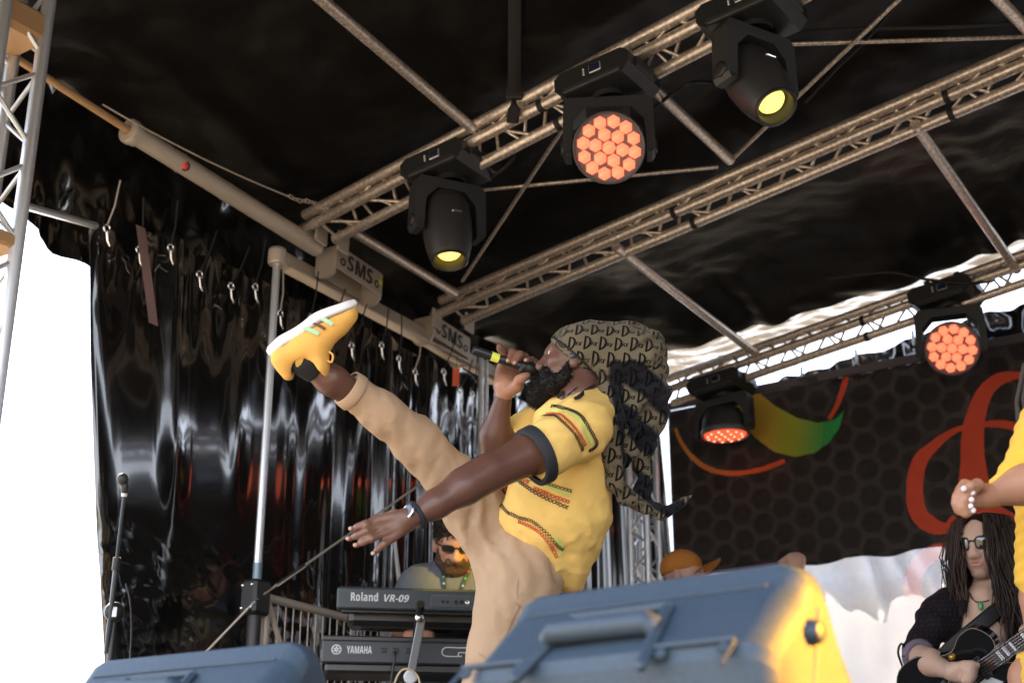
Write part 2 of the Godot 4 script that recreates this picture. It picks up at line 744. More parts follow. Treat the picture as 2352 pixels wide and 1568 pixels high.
	tag(put(va, "side_valance", mats.black_tarp), "black valance hanging along the roof's left side above the curtain", "tarp")

	var fv := MB.new()
	fv.grid(func(u: float, w: float):
		var x := lerpf(-4.55, 2.3, u)
		return eW * x + eD * (1.1 + 0.03 * sin(x * 20.0) * w) + UP * lerpf(3.55, 2.3 + 0.04 * absf(sin(x * 4.0)), w), 140, 10)
	tag(put(fv, "front_valance", mats.black_roof_tarp), "black valance hanging from the front edge of the roof", "tarp")

	side_curtain()
	backdrop()

	# what closes the stage on the right, outside the picture
	var rs := MB.new()
	rs.grid(func(u: float, w: float): return eW * (2.25 + 0.03 * sin(u * 60.0)) + eD * lerpf(1.6, 7.5, u) + UP * lerpf(3.3, 0.0, w), 120, 20)
	tag(put(rs, "right_curtain", mats.black_tarp), "black curtain closing the right side of the stage", "curtain")

func side_curtain() -> void:
	var cu := thing("side_curtain", "glossy black wrinkled tarp curtain closing the left side of the stage", "curtain", "", side(300, 1500))
	var edge := []
	for q in [[214, 478], [215, 600], [217, 750], [221, 900], [228, 1100], [238, 1300], [250, 1500], [258, 1640]]:
		edge.append(side(q[0], q[1]))
	edge.append(edge[-1] * Vector3(1, 0, 1) + eD * 0.1 + UP * 0.02)
	var line := curve(edge, 6)
	var nz := bump_noise
	var sheet := MB.new()
	sheet.grid(func(u: float, w: float):
		var f: float = w * (line.size() - 1)
		var k := mini(int(f), line.size() - 2)
		var l: Vector3 = (line[k] as Vector3).lerp(line[k + 1], f - k)
		var d0 := l.dot(eD)
		var d := lerpf(d0, 7.3, pow(u, 1.15))
		var p := eW * -4.32 + eD * d + UP * l.y
		var h := l.y
		# the tail of the sheet is turned out at its front edge
		var out := -0.03 * exp(-(d - d0) * 26.0)
		# gathers run down from the eyelets; flat where it hangs free at the front, crumpled low down
		var gather := smoothstep(4.3, 4.9, d)
		var n1 := nz.get_noise_2d(d * 2.2, h * 0.05)
		var ph := d * 27.0 + 4.0 * nz.get_noise_2d(d * 1.1, 9.0) + 0.5 * nz.get_noise_2d(d * 1.5, h * 0.3)
		out += gather * (0.013 * sin(ph) + 0.005 * sin(ph * 1.9 + 1.0)) * (0.5 + 0.7 * absf(n1))
		out += gather * 0.025 * n1
		# two deep folds slanting from the front corner
		var sl := d - 3.78 - (2.4 - h) * 0.10
		out += 0.025 * exp(-sl * sl * 260.0) * smoothstep(1.25, 1.7, h)
		var s2 := d - 4.18 - (2.4 - h) * 0.05
		out += 0.016 * exp(-s2 * s2 * 400.0) * smoothstep(1.35, 1.9, h)
		var low := 1.0 - smoothstep(1.2, 1.45, h)
		var rg := 1.0 - minf(absf(nz.get_noise_2d(d * 3.0 + h * 2.0, h * 5.0)) * 3.0, 1.0)
		out += low * (0.010 * nz.get_noise_2d(d * 1.6, h * 1.2) + 0.0022 * rg * rg)
		out += smoothstep(1.9, 2.4, h) * (0.008 * sin(d * 34.0 + 2.0 * nz.get_noise_2d(d, 0.0)) + 0.006 * nz.get_noise_2d(d * 6.0, h * 2.0))
		# scalloped upper edge
		p.y += 0.025 * absf(sin(d * 10.5)) * smoothstep(0.12, 0.0, w)
		return p + eW * out, 420, 150)
	put(sheet, "tarp_sheet", mats.black_tarp, cu)
	# eyelets with elastic cords up to the beam
	for k in 26:
		var d := 3.36 + 0.17 * k * (1.0 + 0.02 * sin(k * 2.0))
		if d > 7.2:
			break
		var p := eW * -4.26 + eD * d + UP * (2.45 + 0.04 * sin(k * 4.0))
		var ring := MB.new()
		var pts := []
		for s in 13:
			pts.append(p + (eD * cos(TAU * s / 12.0) + UP * sin(TAU * s / 12.0)) * 0.016)
		ring.tube(pts, [0.005], 6, false)
		put(ring, "eyelet", mats.chrome, cu)
		var top := p + UP * (0.2 + 0.05 * sin(k * 3.1)) + eW * 0.05 + eD * 0.05 * sin(k * 5.0)
		var cord := MB.new().tube([p + UP * 0.014, p.lerp(top, 0.45) + eW * 0.01, top], [0.0035], 6)
		put(cord, "elastic_cord", mats.black_rubber if k % 6 else mats.painted_steel, cu)
		put(MB.new().tube([p - UP * 0.012, p - UP * 0.05 + eD * 0.01, p - UP * 0.07 + eD * 0.025], [0.006, 0.006, 0.004], 6), "hook", mats.chrome, cu)
	# a faded strap hanging over the sheet
	var st := MB.new()
	st.grid(func(u: float, w: float):
		var p := side(lerpf(322, 352, w), lerpf(520, 745, w), -4.2 + 0.02 * sin(w * 5.0))
		return p + eD * (u - 0.5) * 0.05, 2, 16)
	put(st, "hanging_strap", mat("faded_strap", Color(0.20, 0.125, 0.115), 0.8), cu)

func backdrop() -> void:
	# black tarp behind the backdrop, below the open slot under the roof edge
	var bt := MB.new()
	bt.grid(func(u: float, w: float):
		var x := lerpf(-3.86, 2.2, u)
		var top := minf(lerpf(2.70, 3.42, u), 3.10)
		var p := eW * x + eD * (7.5 + 0.03 * bump_noise.get_noise_2d(x * 3.0, w * 4.0) + 0.02 * sin(x * 34.0 + 3.0 * bump_noise.get_noise_2d(x * 2.0, 0.0)) * (1.0 - w))
		p.y = lerpf(top - 0.02 * absf(sin(x * 8.0)), 1.66 + 0.012 * sin(x * 15.0), w)
		return p, 260, 30)
	var back_tarp := put(bt, "back_tarp", mats.black_tarp)
	tag(back_tarp, "black tarp hung behind the upper half of the backdrop, under the bright slot", "tarp")
	for k in 7:
		var x := -3.72 + 0.34 * k
		var p := eW * x + eD * 7.47 + UP * (2.66 + 0.119 * (x + 3.86))
		put(MB.new().tube([p + UP * 0.06, p, p - UP * 0.03], [0.008, 0.012, 0.006], 6), "eyelet", mats.pale_aluminium, back_tarp)
	var ct := MB.new()
	ct.grid(func(u: float, w: float): return eW * lerpf(-4.7, lerpf(-4.06, -3.90, w), u) + eD * (7.62 + 0.03 * sin(u * 30.0)) + UP * lerpf(2.66, 0.0, w), 60, 12)
	tag(put(ct, "corner_tarp", mats.black_tarp), "black tarp filling the rear left corner behind the truss tower", "tarp")

	# outside, behind the open weave of the backdrop's lower half
	var ws := MB.new()
	ws.grid(func(u: float, w: float):
		var x := lerpf(-4.2, 2.4, u)
		return eW * x + eD * (7.72 + 0.05 * sin(x * 29.0 + 2.5 * sin(x * 7.0) + w * 5.0 * sin(x * 3.0)) + 0.03 * bump_noise.get_noise_2d(x * 9.0, w * 3.0)) + UP * lerpf(1.76, 1.42 + 0.12 * bump_noise.get_noise_2d(x * 3.0, 3.0), w), 320, 16)
	var wcl := mat("white_cloth", Color(0.80, 0.80, 0.82), 0.8)
	wcl.backlight_enabled = true
	wcl.backlight = Color(1, 1, 1)
	tag(put(ws, "white_sheet", wcl), "gathered white sheet showing through the mesh backdrop", "sheet")
	var tw := MB.new()
	tw.grid(func(u: float, w: float):
		var x := lerpf(-4.2, 2.4, u)
		return eW * x + eD * (7.86 + 0.03 * bump_noise.get_noise_2d(x * 2.0, w * 3.0)) + UP * lerpf(1.62, -0.3, w), 120, 20)
	var tcl := mat("tan_cloth", Color(0.50, 0.345, 0.265), 0.8)
	tcl.backlight_enabled = true
	tcl.backlight = Color(1, 1, 1)
	tag(put(tw, "tan_sheet", tcl), "pale tan sheet hanging behind the lower half of the mesh backdrop", "sheet")

	var bo := MB.new()
	bo.box(Transform3D(Basis(eW, UP, -eD), eW * -1.28 + eD * 7.41 + UP * 2.165), Vector3(5.24, 1.03, 0.004))
	tag(put(bo, "blackout_cloth", mat("blackout", Color(0.005, 0.0045, 0.0042), 1.0, 0.0, 0.1)), "matt black lining cloth behind the backdrop's upper half", "cloth")
	# the printed mesh backdrop
	var wid := 5.3
	var y0 := 0.25
	var y1 := 2.70
	var iw := 1280
	var ih := 592
	var img := banner_print(iw, ih, -3.93, wid, y0, y1)
	var bm := StandardMaterial3D.new()
	bm.resource_name = "printed_mesh"
	bm.albedo_texture = ImageTexture.create_from_image(img)
	bm.roughness = 0.62
	bm.metallic_specular = 0.3
	bm.transparency = BaseMaterial3D.TRANSPARENCY_ALPHA
	bm.albedo_color = Color(1, 1, 1, 0.58)
	bm.cull_mode = BaseMaterial3D.CULL_DISABLED
	var ba := MB.new()
	ba.grid(func(u: float, w: float):
		var x := -3.93 + wid * u
		var y := lerpf(y1, y0, w)
		var z := 0.018 * bump_noise.get_noise_2d(x * 1.7, y * 1.7) + 0.012 * sin((x + y * 0.9) * 6.0) * smoothstep(2.7, 1.6, y)
		# a crease runs down from the upper edge
		var cr := (x + 2.75) * 0.72 + (y - 2.70) * 0.69
		z += 0.03 * exp(-cr * cr * 120.0) * smoothstep(1.4, 1.9, y) - 0.02 * exp(-(cr + 0.12) * (cr + 0.12) * 160.0)
		return eW * x + eD * (7.35 + z) + UP * y, 200, 90)
	var bn := put(ba, "printed_backdrop", bm)
	tag(bn, "black honeycomb print backdrop with red script letters and a yellow to green crescent", "banner")
	put(MB.new().box(Transform3D(Basis(eW, UP, -eD), eW * (-3.93 + wid * 0.5) + eD * 7.345 + UP * (y1 - 0.012)), Vector3(wid, 0.05, 0.012), 0.003), "hem", mat("brown_hem", Color(0.055, 0.04, 0.036), 0.6), bn)

func banner_print(iw: int, ih: int, x0: float, wid: float, y0: float, y1: float) -> Image:
	var buf := PackedByteArray()
	buf.resize(iw * ih * 4)
	var pos := func(px, py) -> Vector2:
		var q := back(px, py)
		return Vector2((q.dot(eW) - x0) / wid * iw, (y1 - q.y) / (y1 - y0) * ih)
	var sc := iw / wid
	var hexr := 0.085 * sc
	var bg := Color(0.046, 0.037, 0.034).linear_to_srgb()
	var ln := Color(0.21, 0.17, 0.15).linear_to_srgb()
	for y in ih:
		for x in iw:
			# distance to the outline of the nearest flat-topped hexagon
			var px := float(x) / hexr
			var py := float(y) / hexr
			var q := px * 2.0 / 3.0
			var r := -px / 3.0 + py * 0.57735
			var rq := roundf(q)
			var rr := roundf(r)
			var rs := roundf(-q - r)
			var dq := absf(rq - q)
			var dr := absf(rr - r)
			var ds := absf(rs + q + r)
			if dq > dr and dq > ds:
				rq = -rr - rs
			elif dr > ds:
				rr = -rq - rs
			var cx := 1.5 * rq
			var cy := 1.7320508 * (rr + rq * 0.5)
			var ux := absf(px - cx)
			var uy := absf(py - cy)
			var e := maxf(uy, ux * 0.8660254 + uy * 0.5)
			var w := clampf(1.0 - absf(e - 0.77) / 0.085, 0.0, 1.0) * 0.8
			var c := bg.lerp(ln, w)
			var n := (y * iw + x) * 4
			buf[n] = int(c.r * 255.0)
			buf[n + 1] = int(c.g * 255.0)
			buf[n + 2] = int(c.b * 255.0)
			buf[n + 3] = 255
	var img := Image.create_from_data(iw, ih, false, Image.FORMAT_RGBA8, buf)
	var red := Color(0.92, 0.115, 0.055)
	# strokes: [px, py, half width in px of the photograph] along a smooth line
	var strokes := [
		[[2352, 862, 7], [2300, 868, 14], [2262, 900, 18], [2240, 960, 22], [2233, 1030, 27], [2235, 1100, 31], [2248, 1170, 34], [2260, 1210, 30]],
		[[2352, 985, 10], [2300, 972, 9], [2240, 975, 6], [2190, 990, 7], [2140, 1025, 13], [2108, 1080, 19], [2101, 1140, 20], [2112, 1180, 20], [2140, 1205, 18], [2175, 1212, 12], [2190, 1192, 9]],
		[[2440, 890, 18], [2400, 925, 20], [2370, 940, 16], [2362, 915, 10]],
		[[2290, 1175, 16], [2330, 1215, 26], [2370, 1280, 28], [2400, 1340, 25]],
		[[2215, 1262, 12], [2160, 1262, 16], [2118, 1290, 20], [2098, 1340, 20], [2115, 1395, 18], [2150, 1425, 12], [2200, 1440, 8]],
		[[2215, 1262, 12], [2255, 1275, 18], [2285, 1310, 22], [2290, 1360, 20]]]
	for s in strokes:
		stroke(img, s, pos, sc, func(_t): return red)
	# the thin arc, orange turning red
	var arc := [[1552, 985, 4], [1562, 1010, 4.5], [1590, 1048, 5.5], [1632, 1077, 6], [1690, 1087, 6], [1750, 1078, 6], [1800, 1060, 6]]
	stroke(img, arc, pos, sc, func(t): return Color(0.92, 0.42, 0.09).lerp(red, t))
	stroke(img, [[1938, 840, 5], [1938, 875, 6.5], [1930, 920, 6.5], [1908, 958, 5]], pos, sc, func(_t): return red)
	# the crescent
	var up := [[1668, 918], [1702, 905], [1735, 893], [1752, 908], [1785, 934], [1830, 958], [1880, 970], [1920, 962], [1942, 942]]
	var low := [[1942, 942], [1930, 980], [1905, 1015], [1870, 1040], [1825, 1049], [1780, 1038], [1735, 1005], [1700, 965], [1668, 918]]
	var poly := PackedVector2Array()
	for q in up + low:
		poly.append(pos.call(q[0], q[1]))
	var lo := poly[0]
	var hi := poly[0]
	for q in poly:
		lo = lo.min(q)
		hi = hi.max(q)
	for y in range(maxi(int(lo.y), 0), mini(int(hi.y) + 1, ih)):
		for x in range(maxi(int(lo.x), 0), mini(int(hi.x) + 1, iw)):
			if Geometry2D.is_point_in_polygon(Vector2(x, y), poly):
				var t := (x - lo.x) / (hi.x - lo.x) + 0.12 * (y - lo.y) / (hi.y - lo.y)
				var c := Color(0.78, 0.46, 0.06).lerp(Color(0.48, 0.52, 0.05), smoothstep(0.35, 0.62, t)).lerp(Color(0.05, 0.46, 0.12), smoothstep(0.6, 0.98, t))
				img.set_pixel(x, y, c.linear_to_srgb())
	return img

func stroke(img: Image, s: Array, pos: Callable, sc: float, tint: Callable) -> void:
	var pts := []
	for q in s:
		var p: Vector2 = pos.call(q[0], q[1])
		pts.append(Vector3(p.x, p.y, float(q[2]) * 7.6 / FOCAL * sc))
	var line := curve(pts, 14)
	for k in line.size():
		var p: Vector3 = line[k]
		var c: Color = tint.call(float(k) / line.size()).linear_to_srgb()
		for y in range(maxi(int(p.y - p.z), 0), mini(int(p.y + p.z) + 1, img.get_height() - 1)):
			var dx := sqrt(maxf(p.z * p.z - (y - p.y) * (y - p.y), 0.0))
			for x in range(maxi(int(p.x - dx), 0), mini(int(p.x + dx) + 1, img.get_width() - 1)):
				img.set_pixel(x, y, c)

# ---------------------------------------------------------------- trusses, beams, rods
func lattice(mb: MB, a0: Vector3, a1: Vector3, b0: Vector3, b1: Vector3, n: int, r: float, ofs := 0.0) -> void:
	for k in n:
		var p := a0.lerp(a1, (k + 0.08 + ofs) / n)
		var q := b0.lerp(b1, (k + 0.5 + ofs) / n)
		var p2 := a0.lerp(a1, minf((k + 0.92 + ofs) / n, 1.0))
		mb.rod(p, q, r, 6)
		mb.rod(q, p2, r, 6)

func truss(called: String, label: String, low: Array, mid: Array, top: Array, r: float, n: int, m: Material) -> Node3D:
	var o := thing(called, label, "truss", "roof trusses", low[0])
	for ch in [low, mid, top]:
		put(MB.new().rod(ch[0], ch[1], r, 14), "chord", m, o)
	for pair in [[low, mid, 0.0], [mid, top, 0.3], [top, low, 0.15]]:
		for k in n:
			var a: Array = pair[0]
			var b: Array = pair[1]
			var p := (a[0] as Vector3).lerp(a[1], (k + 0.08 + pair[2]) / (n + 0.4))
			var q := (b[0] as Vector3).lerp(b[1], (k + 0.5 + pair[2]) / (n + 0.4))
			var p2 := (a[0] as Vector3).lerp(a[1], (k + 0.92 + pair[2]) / (n + 0.4))
			put(MB.new().rod(p, q, r * 0.30, 6).rod(q, p2, r * 0.30, 6), "brace", m, o)
	for ch in [low, mid]:
		for t in [0.33, 0.62]:
			var p: Vector3 = (ch[0] as Vector3).lerp(ch[1], t)
			var ax: Vector3 = (ch[1] - ch[0]).normalized()
			put(MB.new().rod(p - ax * 0.012, p + ax * 0.012, r * 1.16, 14), "tape_wrap", mats.black_rubber, o)
	return o

func stretch(a: Vector3, b: Vector3, f: float) -> Array:
	return [a, a + (b - a) * f]

func trusses() -> void:
	var al: Material = mats.aluminium
	truss("roof_truss", "aluminium roof truss nearest the camera, carrying the two spotlights and the large wash light", stretch(roof(769, 550), roof(1561, 141), 2.1), stretch(roof(686, 531, 0.05), roof(1600, 58, 0.05), 2.0), stretch(roof(700, 494, 0.11), roof(1600, 18, 0.11), 2.0), 0.025, 16, al)
	truss("roof_truss", "middle aluminium roof truss running from the second bracket with no lights on it", stretch(roof(1064, 738), roof(2352, 192), 1.45), stretch(roof(993, 726, 0.05), roof(2352, 147, 0.05), 1.45), stretch(roof(1012, 690, 0.11), roof(2352, 112, 0.11), 1.45), 0.025, 16, al)
	truss("roof_truss", "rear roof truss backed by the bright slot above the backdrop", stretch(roof(1545, 926, -0.06), roof(2352, 650, -0.06), 1.8), stretch(roof(1526, 898), roof(2352, 606), 1.8), stretch(roof(1534, 870, 0.1), roof(2352, 584, 0.1), 1.8), 0.024, 16, al)

	# purlins between the trusses
	var pn := [[[640, -85], [1085, 295], 0.05, "purlin crossing the dark roof at top centre to the front truss"],
		[[1455, 160], [1678, 368], 0.05, "purlin between the front and middle trusses beside the large wash light"],
		[[800, 525], [1045, 672], 0.05, "pinkish purlin below the leftmost spotlight joining front and middle trusses"],
		[[1415, 566], [1736, 812], 0.0, "purlin above the singer's head from middle to rear truss"],
		[[2103, 285], [2337, 620], 0.0, "purlin at the right edge from middle to rear truss"],
		[[2180, -120], [2480, 190], 0.05, "purlin beyond the upper right corner of the roof"]]
	for q in pn:
		tag(put(MB.new().rod(roof(q[0][0], q[0][1], q[2]), roof(q[1][0], q[1][1], q[2]), 0.0235, 14), "roof_purlin", al), "aluminium " + q[3], "purlin", "roof purlins")
	var rods := [[[1060, 441], [1650, 383], 0.08, "thin bracing rod crossing behind the large wash light"],
		[[1300, 285], [1062, 645], 0.06, "thin bracing rod slanting beside the leftmost spotlight"],
		[[2085, -20], [1680, 368], 0.1, "thin bracing rod slanting behind the right spotlight"],
		[[1600, 108], [2420, 82], 0.12, "thin level bracing rod at the upper right"]]
	for q in rods:
		tag(put(MB.new().rod(roof(q[0][0], q[0][1], q[2]), roof(q[1][0], q[1][1], q[2]), 0.009, 8), "bracing_rod", al), q[3], "rod", "bracing rods")

	# the telescopic side tube with its thin extension, collar and red button
	var st := thing("side_tube", "long round telescopic tube with a collar and a red button, left under the roof", "beam", "", roof(500, 430))
	var ps: Material = mats.painted_steel
	var c0 := roof(300, 303)
	var c1 := roof(728, 570)
	var ax := (c1 - c0).normalized()
	put(MB.new().rod(c0, c1, 0.041, 22), "outer_tube", ps, st)
	put(MB.new().rod(roof(-40, 85), c0 + ax * 0.03, 0.016, 12), "inner_rod", mats.brass_paint, st)
	put(MB.new().lathe(c0, ax, [Vector2(0.02, -0.02), Vector2(0.05, -0.02), Vector2(0.05, -0.02), Vector2(0.054, -0.012), Vector2(0.054, 0.008), Vector2(0.049, 0.012), Vector2(0.049, 0.012), Vector2(0.049, 0.032), Vector2(0.041, 0.036)], 22), "collar", ps, st)
	for t in [0.23, 0.47]:
		put(MB.new().rod(c0.lerp(c1, t), c0.lerp(c1, t + 0.012), 0.0425, 22), "joint_ring", ps, st)
	var bt := roof(424, 381)
	var btn_n := (EYE - bt).normalized()
	var bc := bt + btn_n * 0.046
	put(MB.new().lathe(bc, btn_n, [Vector2(0.022, -0.02), Vector2(0.022, 0.002), Vector2(0.022, 0.002), Vector2(0.016, 0.006), Vector2(0.0, 0.006)], 16), "button_bezel", mats.black_plastic, st)
	put(MB.new().lathe(bc, btn_n, [Vector2(0.014, 0.005), Vector2(0.013, 0.012), Vector2(0.0, 0.014)], 14), "red_button", mat("red_button", Color(0.8, 0.05, 0.03), 0.4), st)

	# chain beside the tube
	var chain := thing("safety_chain", "thin wire ending in a short chain beside the round side tube", "chain", "", roof(640, 428))
	put(MB.new().tube(sag(roof(235, 240, 0.02), roof(665, 452, 0.02), 0.02), [0.004], 5), "wire", ps, chain)
	for k in 9:
		var p := roof(668 + k * 9.5, 452 + k * 3.0 + 3.0 * sin(k * 1.0), 0.02)
		var ring := []
		var u := eW if k % 2 else UP
		for s in 9:
			ring.append(p + (eD * cos(TAU * s / 8.0) * 0.016 + u * sin(TAU * s / 8.0) * 0.009))
		put(MB.new().tube(ring, [0.003], 5, false), "link", ps, chain)

	# the flat side beam
	var b0 := roof(636, 590, -0.05)
	var b1 := roof(1185, 885, -0.05)
	var bx := (b1 - b0).normalized()
	var beam := thing("side_beam", "flat steel beam running back below the two lettered brackets", "beam", "", b0)
	var bb := basis_of(bx, UP)
	put(MB.new().box(Transform3D(bb, (b0 + b1) * 0.5), Vector3((b1 - b0).length(), 0.075, 0.05), 0.008), "profile", ps, beam)
	put(MB.new().box(Transform3D(bb, (b0 + b1) * 0.5 - UP * 0.045 + eW * 0.02), Vector3((b1 - b0).length() - 0.1, 0.014, 0.07), 0.003), "lower_flange", ps, beam)
	put(MB.new().box(Transform3D(bb, b0.lerp(b1, 0.9) + UP * 0.0), Vector3(0.05, 0.11, 0.09), 0.006), "end_block", ps, beam)

	bracket(roof(752, 590), roof(852, 655), 0.0, "pale steel bracket with cut out letters above the raised shoe", roof(745, 540, 0.02), roof(795, 560, 0.0), false)
	bracket(roof(975, 748), roof(1055, 800), 0.0, "pale steel bracket with cut out letters at the middle truss end", roof(1010, 735, 0.0), roof(1085, 745, 0.0), true)

	# the standing pole at the left with its cap and clamp
	var foot := side(583, 1430, -4.05)
	foot.y = 0.0
	var po := thing("steel_pole", "bright steel pole with a round cap under the side beam, standing by the curtain", "pole", "", foot)
	put(MB.new().rod(foot + UP * 1.18, foot + UP * 2.54, 0.0165, 16), "upper_tube", mats.pale_aluminium, po)
	put(MB.new().rod(foot + UP * 0.98, foot + UP * 1.2, 0.019, 16), "sleeve", mat("blue_steel", Color(0.16, 0.22, 0.27), 0.4, 0.4), po)
	put(MB.new().rod(foot + UP * 0.02, foot + UP * 1.0, 0.028, 16), "lower_tube", mats.dark_plastic, po)
	put(MB.new().lathe(foot, UP, [Vector2(0.0, 2.51), Vector2(0.034, 2.51), Vector2(0.034, 2.51), Vector2(0.04, 2.52), Vector2(0.04, 2.57), Vector2(0.036, 2.585), Vector2(0.0, 2.588)], 20), "cap", ps, po)
	put(MB.new().box(Transform3D(Basis.IDENTITY, foot + UP * 0.02), Vector3(0.24, 0.03, 0.24), 0.006), "foot_plate", mats.dark_plastic, po)
	var cl := put(MB.new().box(Transform3D(basis_of(eW, UP), foot + UP * 1.06), Vector3(0.085, 0.14, 0.1), 0.012), "clamp", mats.black_plastic, po)
	for k in 4:
		var p := foot + UP * (1.06 + (0.045 if k < 2 else -0.045)) + eW * (0.025 if k % 2 else -0.025) - eD * 0.05
		put(MB.new().lathe(p, -eD, [Vector2(0.008, 0.0), Vector2(0.008, 0.006), Vector2(0.0, 0.008)], 8), "bolt", mats.chrome, cl)
	# wire stays from the clamp
	var w1 := foot + UP * 1.05 + eW * 0.04
	var wires := [[w1 - eD * 0.03, at(470, 1500, 5.5), "wire stay running down left from the pole clamp"], [w1 + UP * 0.02, at(1010, 1080, 6.9), "wire stay rising right from the pole clamp behind the singer's hand"]]
	for q in wires:
		var o := thing("wire_stay", "grey " + q[2], "wire", "wire stays", q[0])
		put(MB.new().rod(q[0], q[1], 0.005, 6), "wire", mats.painted_steel, o)
		put(MB.new().rod((q[0] as Vector3).lerp(q[1], 0.06), (q[0] as Vector3).lerp(q[1], 0.2), 0.009, 8), "turnbuckle", mats.chrome, o)
	# second, thin pole farther back
	var f2 := side(1103, 1000, -4.12)
	f2.y = 0.0
	var p2 := thing("thin_pole", "thin paired steel pole under the rear end of the flat beam", "pole", "", f2)
	put(MB.new().rod(f2, f2 + UP * 2.58, 0.014, 12), "tube", mats.pale_aluminium, p2)
	put(MB.new().rod(f2 + eW * 0.035, f2 + eW * 0.035 + UP * 2.56, 0.011, 12), "guide_rod", mats.pale_aluminium, p2)
	var tg := side(1047, 866, -4.1)
	var og := thing("orange_tag", "small orange tag hanging below the flat beam", "tag", "", tg)
	put(MB.new().box(Transform3D(basis_of(Vector3(0.98, 0.0, 0.2), Vector3(0.2, 1, 0)), tg), Vector3(0.035, 0.095, 0.004), 0.001), "tag_plate", mats.orange_tag, og)
	put(MB.new().rod(tg + UP * 0.04, tg + UP * 0.12 + eD * 0.01, 0.002, 5), "tag_cord", mats.black_rubber, og)

	# front left tower with its cross bar
	var tf := thing("truss_tower", "pale aluminium truss tower at the left edge of the picture", "truss tower", "truss towers")
	var c := at(72, 300, 4.9)
	var low := -1.25
	tower(tf, [c, c - eD * 0.17, c - eW * 0.17, c - eD * 0.17 - eW * 0.17], low, 3.05, 0.025, 12, mats.pale_aluminium)
	tf.position = Vector3(c.x, low, c.z)
	refit(tf)
	put(MB.new().box(Transform3D(basis_of(eW, UP), Vector3(c.x, 2.83, c.z) - eD * 0.085 - eW * 0.085), Vector3(0.2, 0.12, 0.2), 0.02), "corner_block", mats.brass_paint, tf)
	put(MB.new().box(Transform3D(basis_of(eW, UP), Vector3(c.x, 2.0, c.z) - eD * 0.085 - eW * 0.085), Vector3(0.2, 0.05, 0.2), 0.01), "clamp_block", mats.brass_paint, tf)
	tag(put(MB.new().rod(at(40, 468, 5.0), at(218, 518, 5.75), 0.0145, 12), "cross_bar", mats.pale_aluminium), "pale bar joining the left tower to the curtain edge against the sky", "bar")

	# rear left tower
	var tr := thing("truss_tower", "grey aluminium truss tower standing behind the singer beside the backdrop", "truss tower", "truss towers")
	var rc := at(1510, 1150, 8.25)
	tower(tr, [rc, at(1484, 1150, 8.1), at(1446, 1150, 8.25), at(1466, 1150, 8.4)], 0.0, 2.75, 0.021, 11, mats.pale_aluminium)

func refit(o: Node3D) -> void:
	for ch in o.get_children():
		ch.global_transform = Transform3D.IDENTITY

func tower(o: Node3D, posts: Array, low: float, high: float, r: float, n: int, m: Material) -> void:
	var flat := []
	for p in posts:
		flat.append(Vector3(p.x, 0, p.z))
	for p in flat:
		put(MB.new().rod(p + UP * low, p + UP * high, r, 14), "chord", m, o)
	for pair in [[0, 1], [1, 3] if n == 12 else [1, 2], [0, 2] if n == 12 else [2, 3], [2, 3] if n == 12 else [3, 0]]:
		for k in n:
			var h := (high - low) / n
			var p: Vector3 = flat[pair[0]] + UP * (low + h * (k + 0.1))
			var q: Vector3 = flat[pair[1]] + UP * (low + h * (k + 0.5))
			var p2: Vector3 = flat[pair[0]] + UP * (low + h * (k + 0.9))
			put(MB.new().rod(p, q, r * 0.36, 6).rod(q, p2, r * 0.36, 6), "brace", m, o)

func bracket(a: Vector3, b: Vector3, _lift: float, label: String, s0: Vector3, s1: Vector3, flip: bool) -> void:
	var o := thing("lettered_bracket", label, "bracket", "lettered brackets", a)
	var ps: Material = mats.painted_steel
	var x := (b - a).normalized()
	var y := (UP - x * x.y).normalized()
	var z := x.cross(y)          # across the beam, towards the stage
	if z.dot(eW) < 0.0:
		z = -z
	var L := (b - a).length()
	var c := (a + b) * 0.5 + y * -0.01
	var t := Transform3D(Basis(x, y, x.cross(y)), c)
	# face plate turned to the stage, back plate, rounded end cheeks and top: an open channel
	put(MB.new().box(Transform3D(t.basis, c + z * 0.06), Vector3(L, 0.12, 0.008), 0.002), "face_plate", ps, o)
	put(MB.new().box(Transform3D(t.basis, c - z * 0.06), Vector3(L, 0.12, 0.008), 0.002), "back_plate", ps, o)
	put(MB.new().box(Transform3D(t.basis, c + y * 0.056), Vector3(L - 0.004, 0.008, 0.111), 0.001), "top_plate", ps, o)
	for e in [-0.5, 0.5]:
		var poly := PackedVector2Array([Vector2(-0.062, 0.055), Vector2(0.062, 0.055), Vector2(0.062, -0.06)])
		for k in 9:
			var w := PI * k / 8.0
			poly.append(Vector2(cos(w) * 0.062, -0.06 - sin(w) * 0.045))
		put(MB.new().prism(Transform3D(Basis(z, y, z.cross(y)), c + x * e * (L + 0.008)), poly, 0.012), "end_cheek", ps, o)
		put(MB.new().lathe(c + x * e * (L * 0.78) + z * 0.062 - y * 0.015, z, [Vector2(0.02, 0.0), Vector2(0.02, 0.005), Vector2(0.012, 0.005), Vector2(0.012, 0.001), Vector2(0.0, 0.001)], 14), "bolt_ring", mat("bracket_hole", Color(0.03, 0.025, 0.02), 0.7), o)
	lettering("SMS", 0.105, 0.003, x, y, c + z * 0.0655 - y * 0.0, mat("bracket_hole", Color(0.03, 0.025, 0.02), 0.7), o)
	var sp := c + x * (L * (0.46 if not flip else -0.46)) + z * 0.066 + y * 0.005
	put(MB.new().lathe(sp, z, [Vector2(0.015, 0.0), Vector2(0.015, 0.002), Vector2(0.0, 0.002)], 12), "sticker", mats.lime_sticker, o)
	# shoes that carry the truss chords
	for s in [s0, s1]:
		put(MB.new().box(Transform3D(t.basis, s + y * 0.012 - z * 0.02), Vector3(0.085, 0.10, 0.012), 0.003), "chord_shoe", ps, o)

